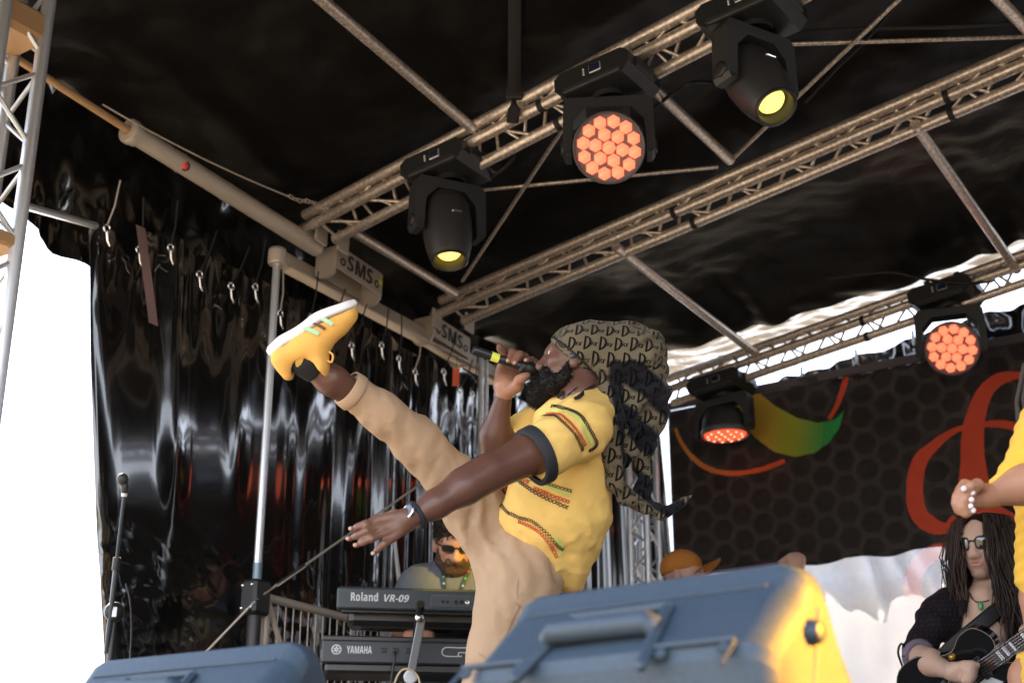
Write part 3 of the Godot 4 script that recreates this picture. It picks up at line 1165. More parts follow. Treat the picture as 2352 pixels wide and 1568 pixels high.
# ---------------------------------------------------------------- moving lights
func moving_head(called: String, label: String, wash: bool, pivot: Vector3, dir: Vector3, tone: Color, power: float, spread: float, drop := 0.27, cone := 0.0) -> Node3D:
	var o := thing(called, label, "stage light", "moving stage lights", pivot + UP * drop)
	var bp: Material = mats.black_plastic
	var dp: Material = mats.dark_plastic
	dir = dir.normalized()
	var bx := (eW + UP * 0.09).normalized()
	var by := (UP - bx * bx.y).normalized()
	var bz := bx.cross(by)
	var bc := pivot + UP * drop
	# base: a long box with sloped ends
	var w := 0.165
	var hgt := 0.052
	var poly := PackedVector2Array([Vector2(-w, -0.02), Vector2(-w + 0.035, -hgt), Vector2(w - 0.035, -hgt), Vector2(w, -0.02), Vector2(w, 0.03), Vector2(w - 0.03, hgt), Vector2(-w + 0.03, hgt), Vector2(-w, 0.03)])
	var base := put(MB.new().prism(Transform3D(Basis(bx, by, bz), bc), poly, 0.25), "base", bp, o)
	# rounded ridge on the side that faces the pit, with display, keys and screws
	put(MB.new().box(Transform3D(Basis(bx, by, bz), bc + bz * 0.127 - by * 0.036), Vector3(0.25, 0.02, 0.012), 0.004), "trim", dp, base)
	put(MB.new().box(Transform3D(Basis(bx, by, bz), bc + bz * 0.127 + bx * 0.02 + by * 0.012), Vector3(0.052, 0.036, 0.006), 0.002), "display_frame", mats.pale_aluminium, base)
	put(MB.new().box(Transform3D(Basis(bx, by, bz), bc + bz * 0.1305 + bx * 0.02 + by * 0.012), Vector3(0.046, 0.030, 0.002)), "display_pane", mat("dim_display", Color(0.01, 0.015, 0.04), 0.2), base)
	for k in 3:
		put(MB.new().lathe(bc + bz * 0.126 - bx * 0.03 + by * (0.022 - 0.011 * k), bz, [Vector2(0.004, 0.0), Vector2(0.004, 0.003), Vector2(0.0, 0.004)], 8), "key", mats.white_print, base)
	for s in [-1.0, 1.0]:
		put(MB.new().lathe(bc + bx * s * 0.13 - by * 0.034 + bz * 0.126, bz, [Vector2(0.005, 0.0), Vector2(0.005, 0.003), Vector2(0.0, 0.003)], 8), "screw", mats.black_rubber, base)
		# clamp over the truss chord
		var cp: Vector3 = bc + bx * s * 0.08 + by * hgt
		put(MB.new().box(Transform3D(Basis(bx, by, bz), cp + by * 0.03), Vector3(0.03, 0.065, 0.05), 0.004), "clamp", bp, o)
		put(MB.new().box(Transform3D(Basis(bx, by, bz), bc + bx * s * (w + 0.004) + by * 0.005), Vector3(0.012, 0.05, 0.14), 0.004), "grip", dp, o)
	# yoke, turned to where the head looks
	var yx := UP.cross(dir)
	if Vector2(dir.x, dir.z).length() < 0.1:
		yx = bx
	yx = yx.normalized()
	var yz := yx.cross(UP)
	var W := 0.172 if wash else 0.16
	var ih := W - (0.032 if wash else 0.043)
	var top := drop - 0.07
	var arm := 0.045
	var u := PackedVector2Array([Vector2(-W + 0.02, top), Vector2(W - 0.02, top), Vector2(W, top - 0.03), Vector2(W + 0.004, -arm + 0.02), Vector2(W - 0.008, -arm), Vector2(ih + 0.004, -arm), Vector2(ih, 0.05), Vector2(ih - 0.005, top - 0.10), Vector2(ih - 0.055, top - 0.045), Vector2(-ih + 0.055, top - 0.045), Vector2(-ih + 0.005, top - 0.10), Vector2(-ih, 0.05), Vector2(-ih - 0.004, -arm), Vector2(-W + 0.008, -arm), Vector2(-W - 0.004, -arm + 0.02), Vector2(-W, top - 0.03)])
	var yoke := put(MB.new().prism(Transform3D(Basis(yx, UP, yz), pivot), u, 0.085), "yoke", dp, o)
	put(MB.new().lathe(bc - by * 0.075, by, [Vector2(0.07, 0.0), Vector2(0.07, 0.03)], 18), "turntable", bp, o)
	for s in [-1.0, 1.0]:
		put(MB.new().lathe(pivot + yx * s * W, yx * s, [Vector2(0.03, 0.0), Vector2(0.03, 0.008), Vector2(0.022, 0.012), Vector2(0.0, 0.012)], 14), "pivot_cap", bp, yoke)
		put(MB.new().box(Transform3D(Basis(yx, UP, yz), pivot + yx * s * (ih + W) * 0.5 - UP * (arm - 0.012) + yz * 0.044), Vector3(0.024, 0.012, 0.004), 0.001), "latch", bp, yoke)
	if wash:
		var prof := [Vector2(0.0, -0.11), Vector2(0.075, -0.11), Vector2(0.10, -0.095), Vector2(0.122, -0.05), Vector2(0.128, -0.01), Vector2(0.133, 0.03)]
		var head := put(MB.new().lathe(pivot, dir, prof, 30), "head", dp, o)
		put(MB.new().lathe(pivot, dir, [Vector2(0.133, 0.02), Vector2(0.139, 0.028), Vector2(0.139, 0.05), Vector2(0.134, 0.055), Vector2(0.134, 0.055), Vector2(0.129, 0.053), Vector2(0.129, 0.035), Vector2(0.129, 0.035), Vector2(0.0, 0.035)], 34), "front_ring", mat("grey_ring", Color(0.10, 0.10, 0.11), 0.4), head)
		var lm := glow("lit_" + called + str(tone), tone, power)
		lm.roughness = 0.18
		var ex := dir.cross(UP).normalized()
		var ey := ex.cross(dir)
		var spots := [Vector2.ZERO]
		for k in 6:
			spots.append(Vector2.from_angle(TAU * k / 6.0 + 0.2) * 0.052)
		for k in 12:
			spots.append(Vector2.from_angle(TAU * k / 12.0 + 0.2) * 0.0995)
		for q in spots:
			var p: Vector3 = pivot + dir * 0.036 + ex * q.x + ey * q.y
			if dir.y < -0.8:
				put(MB.new().lathe(p + dir * 0.021, dir, [Vector2(0.006, -0.001), Vector2(0.005, 0.003), Vector2(0.0, 0.004)], 8), "light_core", glow("hot_core", Color(1.0, 0.55, 0.38), 0.5), head)
			put(MB.new().lathe(p, dir, [Vector2(0.0262, 0.0), Vector2(0.0264, 0.006), Vector2(0.0240, 0.013), Vector2(0.017, 0.018), Vector2(0.009, 0.0205), Vector2(0.0, 0.021)], 7 if q == Vector2.ZERO else 6), "light_lens", lm, head)
	else:
		var prof := [Vector2(0.0, -0.15), Vector2(0.06, -0.15), Vector2(0.085, -0.135), Vector2(0.1, -0.09), Vector2(0.106, -0.02), Vector2(0.104, 0.05), Vector2(0.096, 0.11), Vector2(0.084, 0.155), Vector2(0.078, 0.168)]
		var head := put(MB.new().lathe(pivot, dir, prof, 30), "head", dp, o)
		put(MB.new().lathe(pivot, dir, [Vector2(0.078, 0.16), Vector2(0.079, 0.178), Vector2(0.074, 0.182), Vector2(0.074, 0.182), Vector2(0.066, 0.176), Vector2(0.060, 0.134), Vector2(0.049, 0.134)], 28), "hood", mats.black_plastic, head)
		put(MB.new().lathe(pivot, dir, [Vector2(0.050, 0.135), Vector2(0.042, 0.146), Vector2(0.025, 0.152), Vector2(0.0, 0.154)], 24), "light_lens", glow("lit_" + called + str(tone), tone, power), head)
		var hx := dir.cross(yx).normalized()
		put(MB.new().box(Transform3D(Basis(yx, dir, yx.cross(dir)), pivot + hx * (0.106 if hx.dot(EYE - pivot) > 0.0 else -0.106) - dir * 0.01), Vector3(0.045, 0.012, 0.008), 0.003), "catch", mats.chrome, head)
	var l := SpotLight3D.new()
	l.name = "beam"
	l.light_color = Color(tone.r / tone.r, tone.g / tone.r, tone.b / tone.r).linear_to_srgb()
	l.light_energy = spread
	l.light_size = 0.06
	l.spot_angle = cone if cone > 0.0 else (14.0 if not wash else 20.0)
	l.spot_angle_attenuation = 0.4
	l.spot_range = 14.0
	l.spot_attenuation = 2.0
	l.shadow_enabled = true
	o.add_child(l)
	var lp := pivot + dir * (0.21 if not wash else 0.09)
	l.look_at_from_position(lp, lp + dir, UP if absf(dir.y) < 0.98 else eD)
	return o

func lamps() -> void:
	var amber := Color(0.95, 0.62, 0.07)
	var coral := Color(1.0, 0.20, 0.10)
	var r := Vector3.RIGHT
	var cu := sight(1176, 784).cross(Vector3.LEFT).normalized()   # up as the lens sees it
	if cu.y < 0.0:
		cu = -cu
	var near := -sight(1176, 784).normalized()
	moving_head("moving_spotlight", "black moving spotlight with a lit yellow lens, leftmost on the front truss", false, at(1027, 520, 6.05), r * 0.08 - cu * 0.86 + near * 0.5, amber, 0.34, 0.2)
	var p := at(1399, 339, 5.4)
	var d := (EYE - p).normalized()
	moving_head("wash_light", "large black wash light with a honeycomb of salmon lenses facing the camera", true, p - d * 0.04, d, coral, 0.30, 0.05, 0.27)
	moving_head("moving_spotlight", "black moving spotlight with a lit yellow lens at the top right of the front truss", false, at(1737, 188, 5.1), r * 0.27 - cu * 0.62 + near * 0.70, Color(0.95, 0.74, 0.14), 0.42, 0.2)
	p = at(2188, 800, 7.25)
	d = (EYE - p).normalized() - UP * 0.06 - r * 0.03
	moving_head("wash_light", "wash light with salmon lenses facing the camera at the right end of the rear truss", true, p - d * 0.04, d, coral, 0.26, 0.05, 0.28)
	p = at(1666, 1000, 8.1)
	d = near * 0.34 - cu * 0.86 + r * 0.02
	moving_head("wash_light", "wash light with red lenses pointing down in front of the crescent", true, p - d.normalized() * 0.05, d, Color(1.0, 0.09, 0.03), 0.26, 0.05, 0.24)

	# lights on a stand at the front right corner, beyond the picture: they throw the yellow on the wedge and the players
	var sp := eW * 1.9 + eD * 3.3
	var st := thing("light_stand", "black lighting stand at the right side of the stage", "stand", "", sp)
	put(MB.new().rod(sp, sp + UP * 2.75, 0.025, 12), "pole", mats.black_plastic, st)
	put(MB.new().rod(sp + UP * 2.75 - eW * 0.45, sp + UP * 2.75 + eW * 0.45, 0.024, 12), "cross_tube", mats.black_plastic, st)
	for k in 3:
		var a := TAU * k / 3.0
		put(MB.new().rod(sp + UP * 0.35, sp + Vector3(cos(a), 0.02, sin(a)) * 0.5, 0.014, 8), "leg", mats.black_plastic, st)
	put(MB.new().rod(sp + UP * 1.55 - eD * 0.3, sp + UP * 1.55 + eD * 0.02, 0.024, 12), "side_arm", mats.black_plastic, st)
	var pv := sp + UP * 1.15 - eD * 0.25
	moving_head("moving_spotlight", "moving spotlight low on the side stand aimed at the large floor monitor", false, pv, at(1860, 1450, 2.1) - pv, Color(1.0, 0.42, 0.03), 1.0, 26.0, 0.27, 5.0)
	pv = sp + UP * 2.36 + eW * 0.25
	moving_head("moving_spotlight", "moving spotlight high on the side stand aimed at the keyboard player", false, pv, at(1095, 1300, 5.95) - pv, amber, 1.0, 16.0, 0.27, 1.6)

	# cables, strap
	var bl: Material = mats.black_rubber
	var cables := [
		[[roof(1500, 250, 0.1), roof(1545, 215, -0.02), roof(1590, 190, -0.05), roof(1640, 190, 0.1)], "cable looped from the large wash light to the truss"],
		[[roof(1830, 75, 0.15), roof(2000, 65, 0.12), roof(2180, 62, 0.12), roof(2420, 48, 0.12)], "thick cable running level below the roof at the upper right"],
		[[roof(2100, -40, 0.12), roof(2010, 70, 0.12), roof(1920, 160, 0.14), roof(1850, 235, 0.14)], "thick cable beside the slanting rod at the upper right"],
		[[roof(1100, 420, 0.05), roof(1140, 400, -0.03), roof(1180, 360, 0.02), roof(1165, 330, 0.03)], "cable hanging beside the leftmost spotlight"],
		[[roof(2280, 646, 0.0), roof(2220, 650, -0.04), roof(2120, 640, 0.05), roof(2040, 625, 0.12), roof(1900, 640, 0.14)], "cable from the rear right wash light up to the roof"]]
	for q in cables:
		tag(put(MB.new().tube(curve(q[0], 8), [0.008], 7), "power_cable", bl), "black " + q[1], "cable", "power cables")
	var s := thing("ratchet_strap", "black strap hanging from the roof over the front truss, top centre", "strap", "", roof(1180, 240))
	put(MB.new().tube([roof(1183, -40, 0.2), roof(1181, 210, 0.12), roof(1181, 250, 0.06), roof(1177, 282, 0.0)], [0.026], 8, true, 0.25, UP.cross(sight(1180, 100)).normalized().cross(sight(1180, 100)).normalized()), "webbing", mat("black_webbing", Color(0.012, 0.011, 0.011), 0.8), s)
	put(MB.new().box(Transform3D(basis_of(Vector3.RIGHT, UP), roof(1181, 215, 0.12)), Vector3(0.07, 0.05, 0.03), 0.004), "buckle", mats.dark_plastic, s)

# ---------------------------------------------------------------- floor monitors, mic stand, barrier
func wedge(label: String, A: Vector3, B: Vector3, w0: float, w1: float, side_knobs: bool) -> void:
	# A, B: ends of the upper rear edge; the box reaches w0 past A and w1 past B
	var x := (B - A) * Vector3(1, 0, 1)
	x = x.normalized()
	var b := UP.cross(x).normalized()      # away from the camera
	if b.dot(sight(1176, 1500)) < 0.0:
		b = -b
	var o := thing("floor_monitor", label, "speaker", "floor monitors", A * Vector3(1, 0, 1))
	var m := mat("monitor_shell", Color(0.034, 0.052, 0.068), 0.55, 0.0, 0.5)
	if not m.normal_enabled:
		relief(m, 0.25, 1.6, 6.0, 21)
		m.albedo_texture = noise_tex(0.03, Color(0.86, 0.87, 0.88), Color(1, 1, 1), 512, 6, 23)
	var h := (A.y + B.y) * 0.5
	var p0 := A * Vector3(1, 0, 1) - x * w0
	var L := ((B - A) * Vector3(1, 0, 1)).length() + w0 + w1
	# side outline (b, y), from the rear foot round over the top to the front foot
	var prof := [Vector2(-0.10, 0.0), Vector2(-0.125, 0.10), Vector2(-0.145, 0.30), Vector2(-0.14, 0.322), Vector2(-0.032, h - 0.036), Vector2(-0.024, h - 0.026), Vector2(-0.008, h - 0.004), Vector2(0.0, h), Vector2(0.03, h), Vector2(0.045, h - 0.012), Vector2(0.10, h - 0.10), Vector2(0.30, 0.06), Vector2(0.29, 0.0)]
	var sh := MB.new()
	# swept along x with rounded ends
	var xs := [0.0, 0.006, 0.02, 0.045, L - 0.045, L - 0.02, L - 0.006, L]
	var inset := [0.045, 0.024, 0.009, 0.0, 0.0, 0.009, 0.024, 0.045]
	var c2 := Vector2(0.05, h * 0.42)
	var rings := []
	for k in xs.size():
		var ring := []
		for q in prof:
			var d: Vector2 = q - c2
			var qq: Vector2 = q - d.normalized() * inset[k]
			if q.y < 0.01:
				qq.y = 0.0
			ring.append(p0 + x * xs[k] + b * qq.x + UP * qq.y)
		rings.append(ring)
	for j in prof.size():
		var j2 := (j + 1) % prof.size()
		# each flat of the outline gets its own vertices so that its edges stay crisp
		var ids := []
		for k in xs.size():
			ids.append([sh.vert(rings[k][j]), sh.vert(rings[k][j2])])
		for k in xs.size() - 1:
			sh.quad(ids[k][0], ids[k + 1][0], ids[k + 1][1], ids[k][1])
	for e in 2:
		var ring: Array = rings[0 if e == 0 else -1]
		var f := ring.duplicate()
		if e == 0:
			f.reverse()
		# fan from the middle, as the outline is not convex everywhere
		var mid := Vector3.ZERO
		for q in f:
			mid += q
		mid /= f.size()
		for k in f.size():
			sh.face([mid, f[k], f[(k + 1) % f.size()]])
	put(sh, "shell", m, o)
	# frame of the rear panel: along x and down the slope
	var t0 := Vector2(-0.032, h - 0.036)
	var t1 := Vector2(-0.14, 0.322)
	var sd := (t1 - t0).normalized()
	var down := b * sd.x + UP * sd.y
	var nrm := x.cross(down).normalized()
	if nrm.dot(EYE - A) < 0.0:
		nrm = -nrm
	var o2 := p0 + b * t0.x + UP * t0.y
	var fr := Basis(x, -down, nrm)
	# a raised lip along the bevel, and raised frames that leave real wells round the handle
	put(MB.new().box(Transform3D(fr, o2 + x * L * 0.5 + down * 0.003 + nrm * 0.0015), Vector3(L - 0.10, 0.005, 0.005), 0.0015), "lip", m, o)
	var hc := o2 + x * (L * 0.46) + down * 0.085
	put(MB.new().box(Transform3D(fr, hc - down * 0.050 + nrm * 0.005), Vector3(0.19, 0.014, 0.018), 0.006), "well_frame", m, o)
	for e in [-1.0, 1.0]:
		put(MB.new().box(Transform3D(fr.rotated(nrm, e * 0.16), hc + x * e * 0.098 + down * 0.03 + nrm * 0.005), Vector3(0.020, 0.165, 0.018), 0.007), "well_frame", m, o)
	put(MB.new().tube([hc - x * 0.092 + down * 0.012 + nrm * 0.010, hc - x * 0.085 + down * 0.012 + nrm * 0.020, hc + x * 0.085 + down * 0.012 + nrm * 0.020, hc + x * 0.092 + down * 0.012 + nrm * 0.010], [0.0175], 14), "handle_bar", m, o)
	for e in [-1.0, 1.0]:
		var c: Vector3 = hc + x * e * 0.175 + down * 0.085
		put(MB.new().box(Transform3D(fr, c - down * 0.028 + nrm * 0.004), Vector3(0.13, 0.008, 0.010), 0.003), "pocket_frame", m, o)
		put(MB.new().box(Transform3D(fr, c + x * e * 0.062 + nrm * 0.001), Vector3(0.008, 0.06, 0.008), 0.003), "pocket_frame", m, o)
		for j in [-0.05, 0.05]:
			put(MB.new().lathe(c + x * j - down * 0.014, nrm, [Vector2(0.010, -0.002), Vector2(0.010, 0.004), Vector2(0.007, 0.006), Vector2(0.006, 0.002), Vector2(0.0, 0.002)], 12), "screw_cup", m, o)
	if side_knobs:
		var e := p0 + x * L
		for q in [Vector2(-0.01, h - 0.105), Vector2(-0.075, h - 0.215)]:
			var kp: Vector3 = e + b * q.x + UP * q.y
			put(MB.new().lathe(kp - x * 0.012, x, [Vector2(0.019, 0.0), Vector2(0.019, 0.012), Vector2(0.016, 0.026), Vector2(0.013, 0.03), Vector2(0.0, 0.031)], 18), "rubber_foot", mat("blue_rubber", Color(0.02, 0.032, 0.045), 0.5), o)
		var rp := e + b * 0.06 + UP * (h - 0.26)
		put(MB.new().lathe(rp - x * 0.012, x, [Vector2(0.058, 0.0), Vector2(0.058, 0.02), Vector2(0.048, 0.026), Vector2(0.04, 0.02), Vector2(0.04, 0.004), Vector2(0.0, 0.004)], 24), "pole_socket", m, o)
		# the raised rib that crosses the end
		put(MB.new().tube([e + b * 0.02 + UP * (h - 0.07) - x * 0.004, e + b * -0.03 + UP * (h - 0.25) - x * 0.004], [0.008], 8), "end_rib", m, o)

func props() -> void:
	wedge("largest blue grey floor monitor, its right end lit yellow, at bottom centre", at(1199, 1376, 2.33), at(1858, 1284, 2.03), 0.01, 0.0, true)
	wedge("blue grey floor monitor at the lower left, below the steel pole", at(215, 1522, 3.0), at(700, 1469, 2.72), 0.01, 0.01, false)

	# mic stand at the left
	var base := at(262, 1500, 5.0)
	base.y = 0.0
	var ms := thing("mic_stand", "black boom microphone stand against the curtain's front edge at the left", "mic stand", "", base)
	var bp: Material = mats.black_plastic
	var knee := at(262, 1405, 5.0)
	put(MB.new().rod(Vector3(knee.x, 0.05, knee.z), knee - UP * 0.03, 0.011, 10), "upright", bp, ms)
	var b0 := at(243, 1500, 4.95)
	var b1 := at(266, 1296, 5.0)
	var b2 := at(284, 1140, 5.02)
	put(MB.new().rod(b0, b1, 0.009, 10), "boom", mat("blue_black_tube", Color(0.03, 0.04, 0.05), 0.35, 0.3), ms)
	put(MB.new().rod(b1, b2, 0.0065, 10), "boom_tip", mats.blue_black_tube, ms)
	put(MB.new().rod(b1 - (b1 - b0).normalized() * 0.02, b1 + (b2 - b1).normalized() * 0.025, 0.014, 10), "boom_clutch", bp, ms)
	put(MB.new().lathe(knee, -sight(262, 1405), [Vector2(0.0, -0.03), Vector2(0.032, -0.03), Vector2(0.036, 0.0), Vector2(0.032, 0.03), Vector2(0.0, 0.032)], 14), "knee_joint", bp, ms)
	put(MB.new().box(Transform3D(basis_of(Vector3.RIGHT, UP), knee - sight(262, 1405).normalized() * 0.033), Vector3(0.016, 0.035, 0.004), 0.001), "white_label", mats.white_print, ms)
	for k in 3:
		var a := TAU * k / 3.0 + 0.4
		put(MB.new().rod(Vector3(knee.x, 0.12, knee.z), Vector3(knee.x + cos(a) * 0.3, 0.012, knee.z + sin(a) * 0.3), 0.008, 8), "leg", bp, ms)
	var mic := thing("clip_mic", "small black microphone on the tip of the left mic stand", "microphone", "", b2)
	var md := (b2 - b1).normalized()
	put(MB.new().rod(b2, b2 + md * 0.012, 0.0105, 12), "white_band", mats.white_print, mic)
	put(MB.new().tube([b2 + md * 0.012, b2 + md * 0.03, b2 + md * 0.05 - Vector3.RIGHT * 0.008], [0.012, 0.015, 0.012], 12), "mic_body", bp, mic)
	put(MB.new().lathe(b2 + md * 0.06 - Vector3.RIGHT * 0.012, md - Vector3.RIGHT * 0.3, [Vector2(0.0, -0.022), Vector2(0.015, -0.018), Vector2(0.021, -0.004), Vector2(0.02, 0.01), Vector2(0.012, 0.02), Vector2(0.0, 0.023)], 14), "mic_grille", mats.dark_plastic, mic)
	tag(put(MB.new().tube(curve([knee + Vector3(0.03, 0.1, 0), knee + Vector3(0.06, 0.02, 0.02), knee + Vector3(0.07, -0.15, 0), Vector3(knee.x + 0.06, 0.4, knee.z), Vector3(knee.x + 0.09, 0.02, knee.z)], 6), [0.0035], 6), "mic_cable", mats.black_rubber), "black cable hanging down the left mic stand", "cable")

	# wire mesh guard rail behind the keyboards
	var q0 := at(612, 1372, 5.75)
	var q1 := at(905, 1470, 6.5)
	q1.y = q0.y
	var gr := thing("guard_rail", "galvanised guard rail of wire mesh standing behind the keyboards", "railing", "", q0 * Vector3(1, 0, 1))
	var end := q0 + (q1 - q0) * 2.2
	var al: Material = mats.painted_steel
	put(MB.new().rod(q0, end, 0.017, 12), "top_rail", al, gr)
	put(MB.new().rod(q0 - UP * 0.85, end - UP * 0.85, 0.017, 12), "bottom_rail", al, gr)
	put(MB.new().rod(q0, q0 + (end - q0) * 0.12 - UP * 0.4, 0.012, 8), "stay", al, gr)
	for k in 3:
		var p := q0.lerp(end, k * 0.5)
		put(MB.new().rod(p, p * Vector3(1, 0, 1), 0.018, 10), "post", al, gr)
	for k in 40:
		var p := q0.lerp(end, (k + 0.5) / 40.0)
		put(MB.new().rod(p, p - UP * 0.85, 0.003, 5), "wire", al, gr)
	for k in 5:
		put(MB.new().rod(q0 - UP * (0.2 + 0.15 * k), end - UP * (0.2 + 0.15 * k), 0.003, 5), "cross_wire", al, gr)

# ---------------------------------------------------------------- keyboards
func keyboards() -> void:
	var shell := mat("keyboard_shell", Color(0.035, 0.048, 0.058), 0.42)
	var under := mat("keyboard_underside", Color(0.02, 0.02, 0.02), 0.35)
	# upper keyboard
	var A := at(775, 1347, 5.45)
	var B := at(1090, 1358, 5.52)
	var x := ((B - A) * Vector3(1, 0, 1)).normalized()
	var b := x.cross(UP).normalized()
	if b.dot(sight(900, 1400)) < 0.0:
		b = -b
	var L := 1.0
	# tilted up to the player: the case leans so that its underside shows
	var o := thing("upper_keyboard", "slim dark keyboard with white lettering on its back, upper of the two", "keyboard", "keyboards on the stand", A)
	var cy := (UP - b * 0.06).normalized()
	var cz := x.cross(cy)
	if cz.dot(b) > 0.0:
		cz = -cz
	var bs := Basis(x, cy, x.cross(cy))
	var sg := 1.0 if x.cross(cy).dot(EYE - A) > 0.0 else -1.0
	var zf := x.cross(cy) * sg      # out of the back panel, to the camera
	var c := A + x * L * 0.5 - cy * 0.041
	put(MB.new().box(Transform3D(bs, c - zf * 0.04), Vector3(L, 0.082, 0.08), 0.006), "back_panel", shell, o)
	put(MB.new().box(Transform3D(bs, c + cy * 0.038 - zf * 0.17), Vector3(L - 0.01, 0.02, 0.26), 0.004), "top_panel", mat("amber_top", Color(0.06, 0.055, 0.05), 0.35), o)
	var ub := put(MB.new().box(Transform3D(bs, c - cy * 0.06 - zf * 0.19), Vector3(L - 0.1, 0.07, 0.22), 0.02), "under_shell", under, o)
	for k in 4:
		put(MB.new().box(Transform3D(bs, c - cy * 0.0965 - zf * (0.12 + 0.045 * k)), Vector3(L - 0.2 - 0.07 * (k % 2), 0.006, 0.014), 0.002), "vent_rib", under, ub)
	put(MB.new().box(Transform3D(bs, c - cy * 0.046 - zf * 0.055), Vector3(L - 0.04, 0.014, 0.05), 0.004), "lower_lip", under, o)
	for k in 52:
		put(MB.new().box(Transform3D(bs, A + x * (0.06 + k * 0.017) - cy * 0.006 - zf * 0.37), Vector3(0.016, 0.02, 0.13), 0.001), "white_key", mat("ivory", Color(0.75, 0.74, 0.70), 0.4), o)
	var wp: Material = mats.white_print
	lettering("Roland", 0.043, 0.002, x, cy, A + x * 0.104 - cy * 0.037 + zf * 0.0015, wp, o, "lettering", false, true, 0.76)
	lettering("VR-09", 0.038, 0.002, x, (cy + x * 0.22).normalized(), A + x * 0.226 - cy * 0.039 + zf * 0.0015, wp, o, "lettering", false, true, 0.98)
	put(MB.new().box(Transform3D(bs, A + x * 0.45 - cy * 0.045 + zf * 0.001), Vector3(0.18, 0.046, 0.004), 0.001), "socket_plate", mat("socket_plate", Color(0.05, 0.066, 0.078), 0.4), o)
	for k in 5:
		var sx: float = [0.405, 0.424, 0.457, 0.479, 0.502][k]
		var rr: float = [0.005, 0.005, 0.008, 0.008, 0.009][k]
		put(MB.new().lathe(A + x * sx - cy * 0.047 + zf * 0.003, zf, [Vector2(rr, 0.0), Vector2(rr, 0.004), Vector2(rr * 0.55, 0.004), Vector2(rr * 0.5, 0.001), Vector2(0.0, 0.001)], 12), "socket", mats.black_plastic if k < 4 else mats.chrome, o)

	# lower keyboard
	var A2 := at(740, 1457, 5.42)
	var o2 := thing("lower_keyboard", "long dark stage piano with white lettering on its back, lower of the two", "keyboard", "keyboards on the stand", A2)
	var L2 := 1.32
	var cy2 := (UP - b * 0.03).normalized()
	var bs2 := Basis(x, cy2, x.cross(cy2))
	var zf2 := x.cross(cy2) * (1.0 if x.cross(cy2).dot(EYE - A2) > 0.0 else -1.0)
	var c2 := A2 + x * L2 * 0.5 - cy2 * 0.062
	put(MB.new().box(Transform3D(bs2, c2 - zf2 * 0.02), Vector3(L2, 0.086, 0.06), 0.006), "back_panel", mat("piano_shell", Color(0.030, 0.036, 0.042), 0.42), o2)
	put(MB.new().box(Transform3D(bs2, c2 + cy2 * 0.051 - zf2 * 0.17), Vector3(L2, 0.022, 0.33), 0.005), "top_panel", under, o2)
	put(MB.new().box(Transform3D(bs2, c2 - cy2 * 0.058 - zf2 * 0.17), Vector3(L2 - 0.03, 0.04, 0.32), 0.01), "under_shell", under, o2)
	for k in 52:
		put(MB.new().box(Transform3D(bs2, A2 + x * (0.06 + k * 0.0231) - zf2 * 0.40), Vector3(0.0222, 0.022, 0.15), 0.001), "white_key", mats.ivory, o2)
	lettering("YAMAHA", 0.038, 0.002, x, cy2, A2 + x * 0.142 - cy2 * 0.056 + zf2 * 0.0115, wp, o2, "lettering", false, true, 0.60)
	# the round emblem: a ring with three crossed forks
	var em := A2 + x * 0.056 - cy2 * 0.056 + zf2 * 0.011
	var ring := []
	for k in 25:
		ring.append(em + (x * cos(TAU * k / 24.0) + cy2 * sin(TAU * k / 24.0)) * 0.017)
	var emb := MB.new().tube(ring, [0.0026], 6, false)
	for k in 6:
		var dv := x * cos(TAU * k / 6.0 + 0.52) + cy2 * sin(TAU * k / 6.0 + 0.52)
		emb.rod(em + dv * 0.002, em + dv * 0.013, 0.0028, 6)
	put(emb, "emblem", wp, o2)
	# CP monogram as a bent line
	var cp := A2 + x * 0.50 - cy2 * 0.056 + zf2 * 0.0115
	var cpl := MB.new()
	cpl.tube(curve([cp + x * 0.035 - cy2 * 0.016, cp - x * 0.028 - cy2 * 0.016, cp - x * 0.042, cp - x * 0.028 + cy2 * 0.016, cp + x * 0.02 + cy2 * 0.016, cp + x * 0.062 + cy2 * 0.016, cp + x * 0.066 + cy2 * 0.004, cp + x * 0.05 - cy2 * 0.002, cp + x * 0.022 - cy2 * 0.002], 5), [0.0022], 6)
	cpl.rod(cp + x * 0.022 - cy2 * 0.002, cp + x * 0.020 - cy2 * 0.018, 0.0022, 6)
	put(cpl, "monogram", wp, o2)
	for k in 3:
		var sx: float = [0.235, 0.28, 0.33][k]
		put(MB.new().box(Transform3D(bs2, A2 + x * sx - cy2 * 0.055 + zf2 * 0.011), Vector3(0.022, 0.018, 0.006), 0.002), "socket", mats.black_plastic, o2)
	# stand: slanted arms with knobs, a cross tube in front
	var sx0 := A + x * 0.31
	var st := thing("keyboard_stand", "black keyboard stand with a slanted arm in front of both keyboards", "keyboard stand", "", sx0 * Vector3(1, 0, 1))
	var grey := mat("stand_grey", Color(0.16, 0.17, 0.18), 0.4, 0.4)
	for s in [0.0, 0.62]:
		var u0: Vector3 = at(968, 1420, 5.3) + x * s
		var u1: Vector3 = at(942, 1555, 5.25) + x * s
		var ux: Vector3 = (u1 - u0).normalized()
		put(MB.new().box(Transform3D(basis_of(ux, x), (u0 + u1) * 0.5), Vector3((u1 - u0).length(), 0.03, 0.018), 0.003), "arm", grey, st)
		put(MB.new().rod(u0 - ux * 0.05 + x * -0.015 + zf * 0.03, u0 + b * 0.3 - UP * 0.06, 0.015, 12), "support_tube", mats.black_plastic, st)
		put(MB.new().lathe(u0 + zf * 0.02 - x * 0.01, zf, [Vector2(0.016, 0.0), Vector2(0.016, 0.012), Vector2(0.0, 0.014)], 12), "wing_bolt", mats.chrome, st)
		put(MB.new().lathe(u1 + zf * 0.012, zf, [Vector2(0.026, 0.0), Vector2(0.026, 0.012), Vector2(0.02, 0.016), Vector2(0.0, 0.016)], 18), "knob", mats.white_print, st)
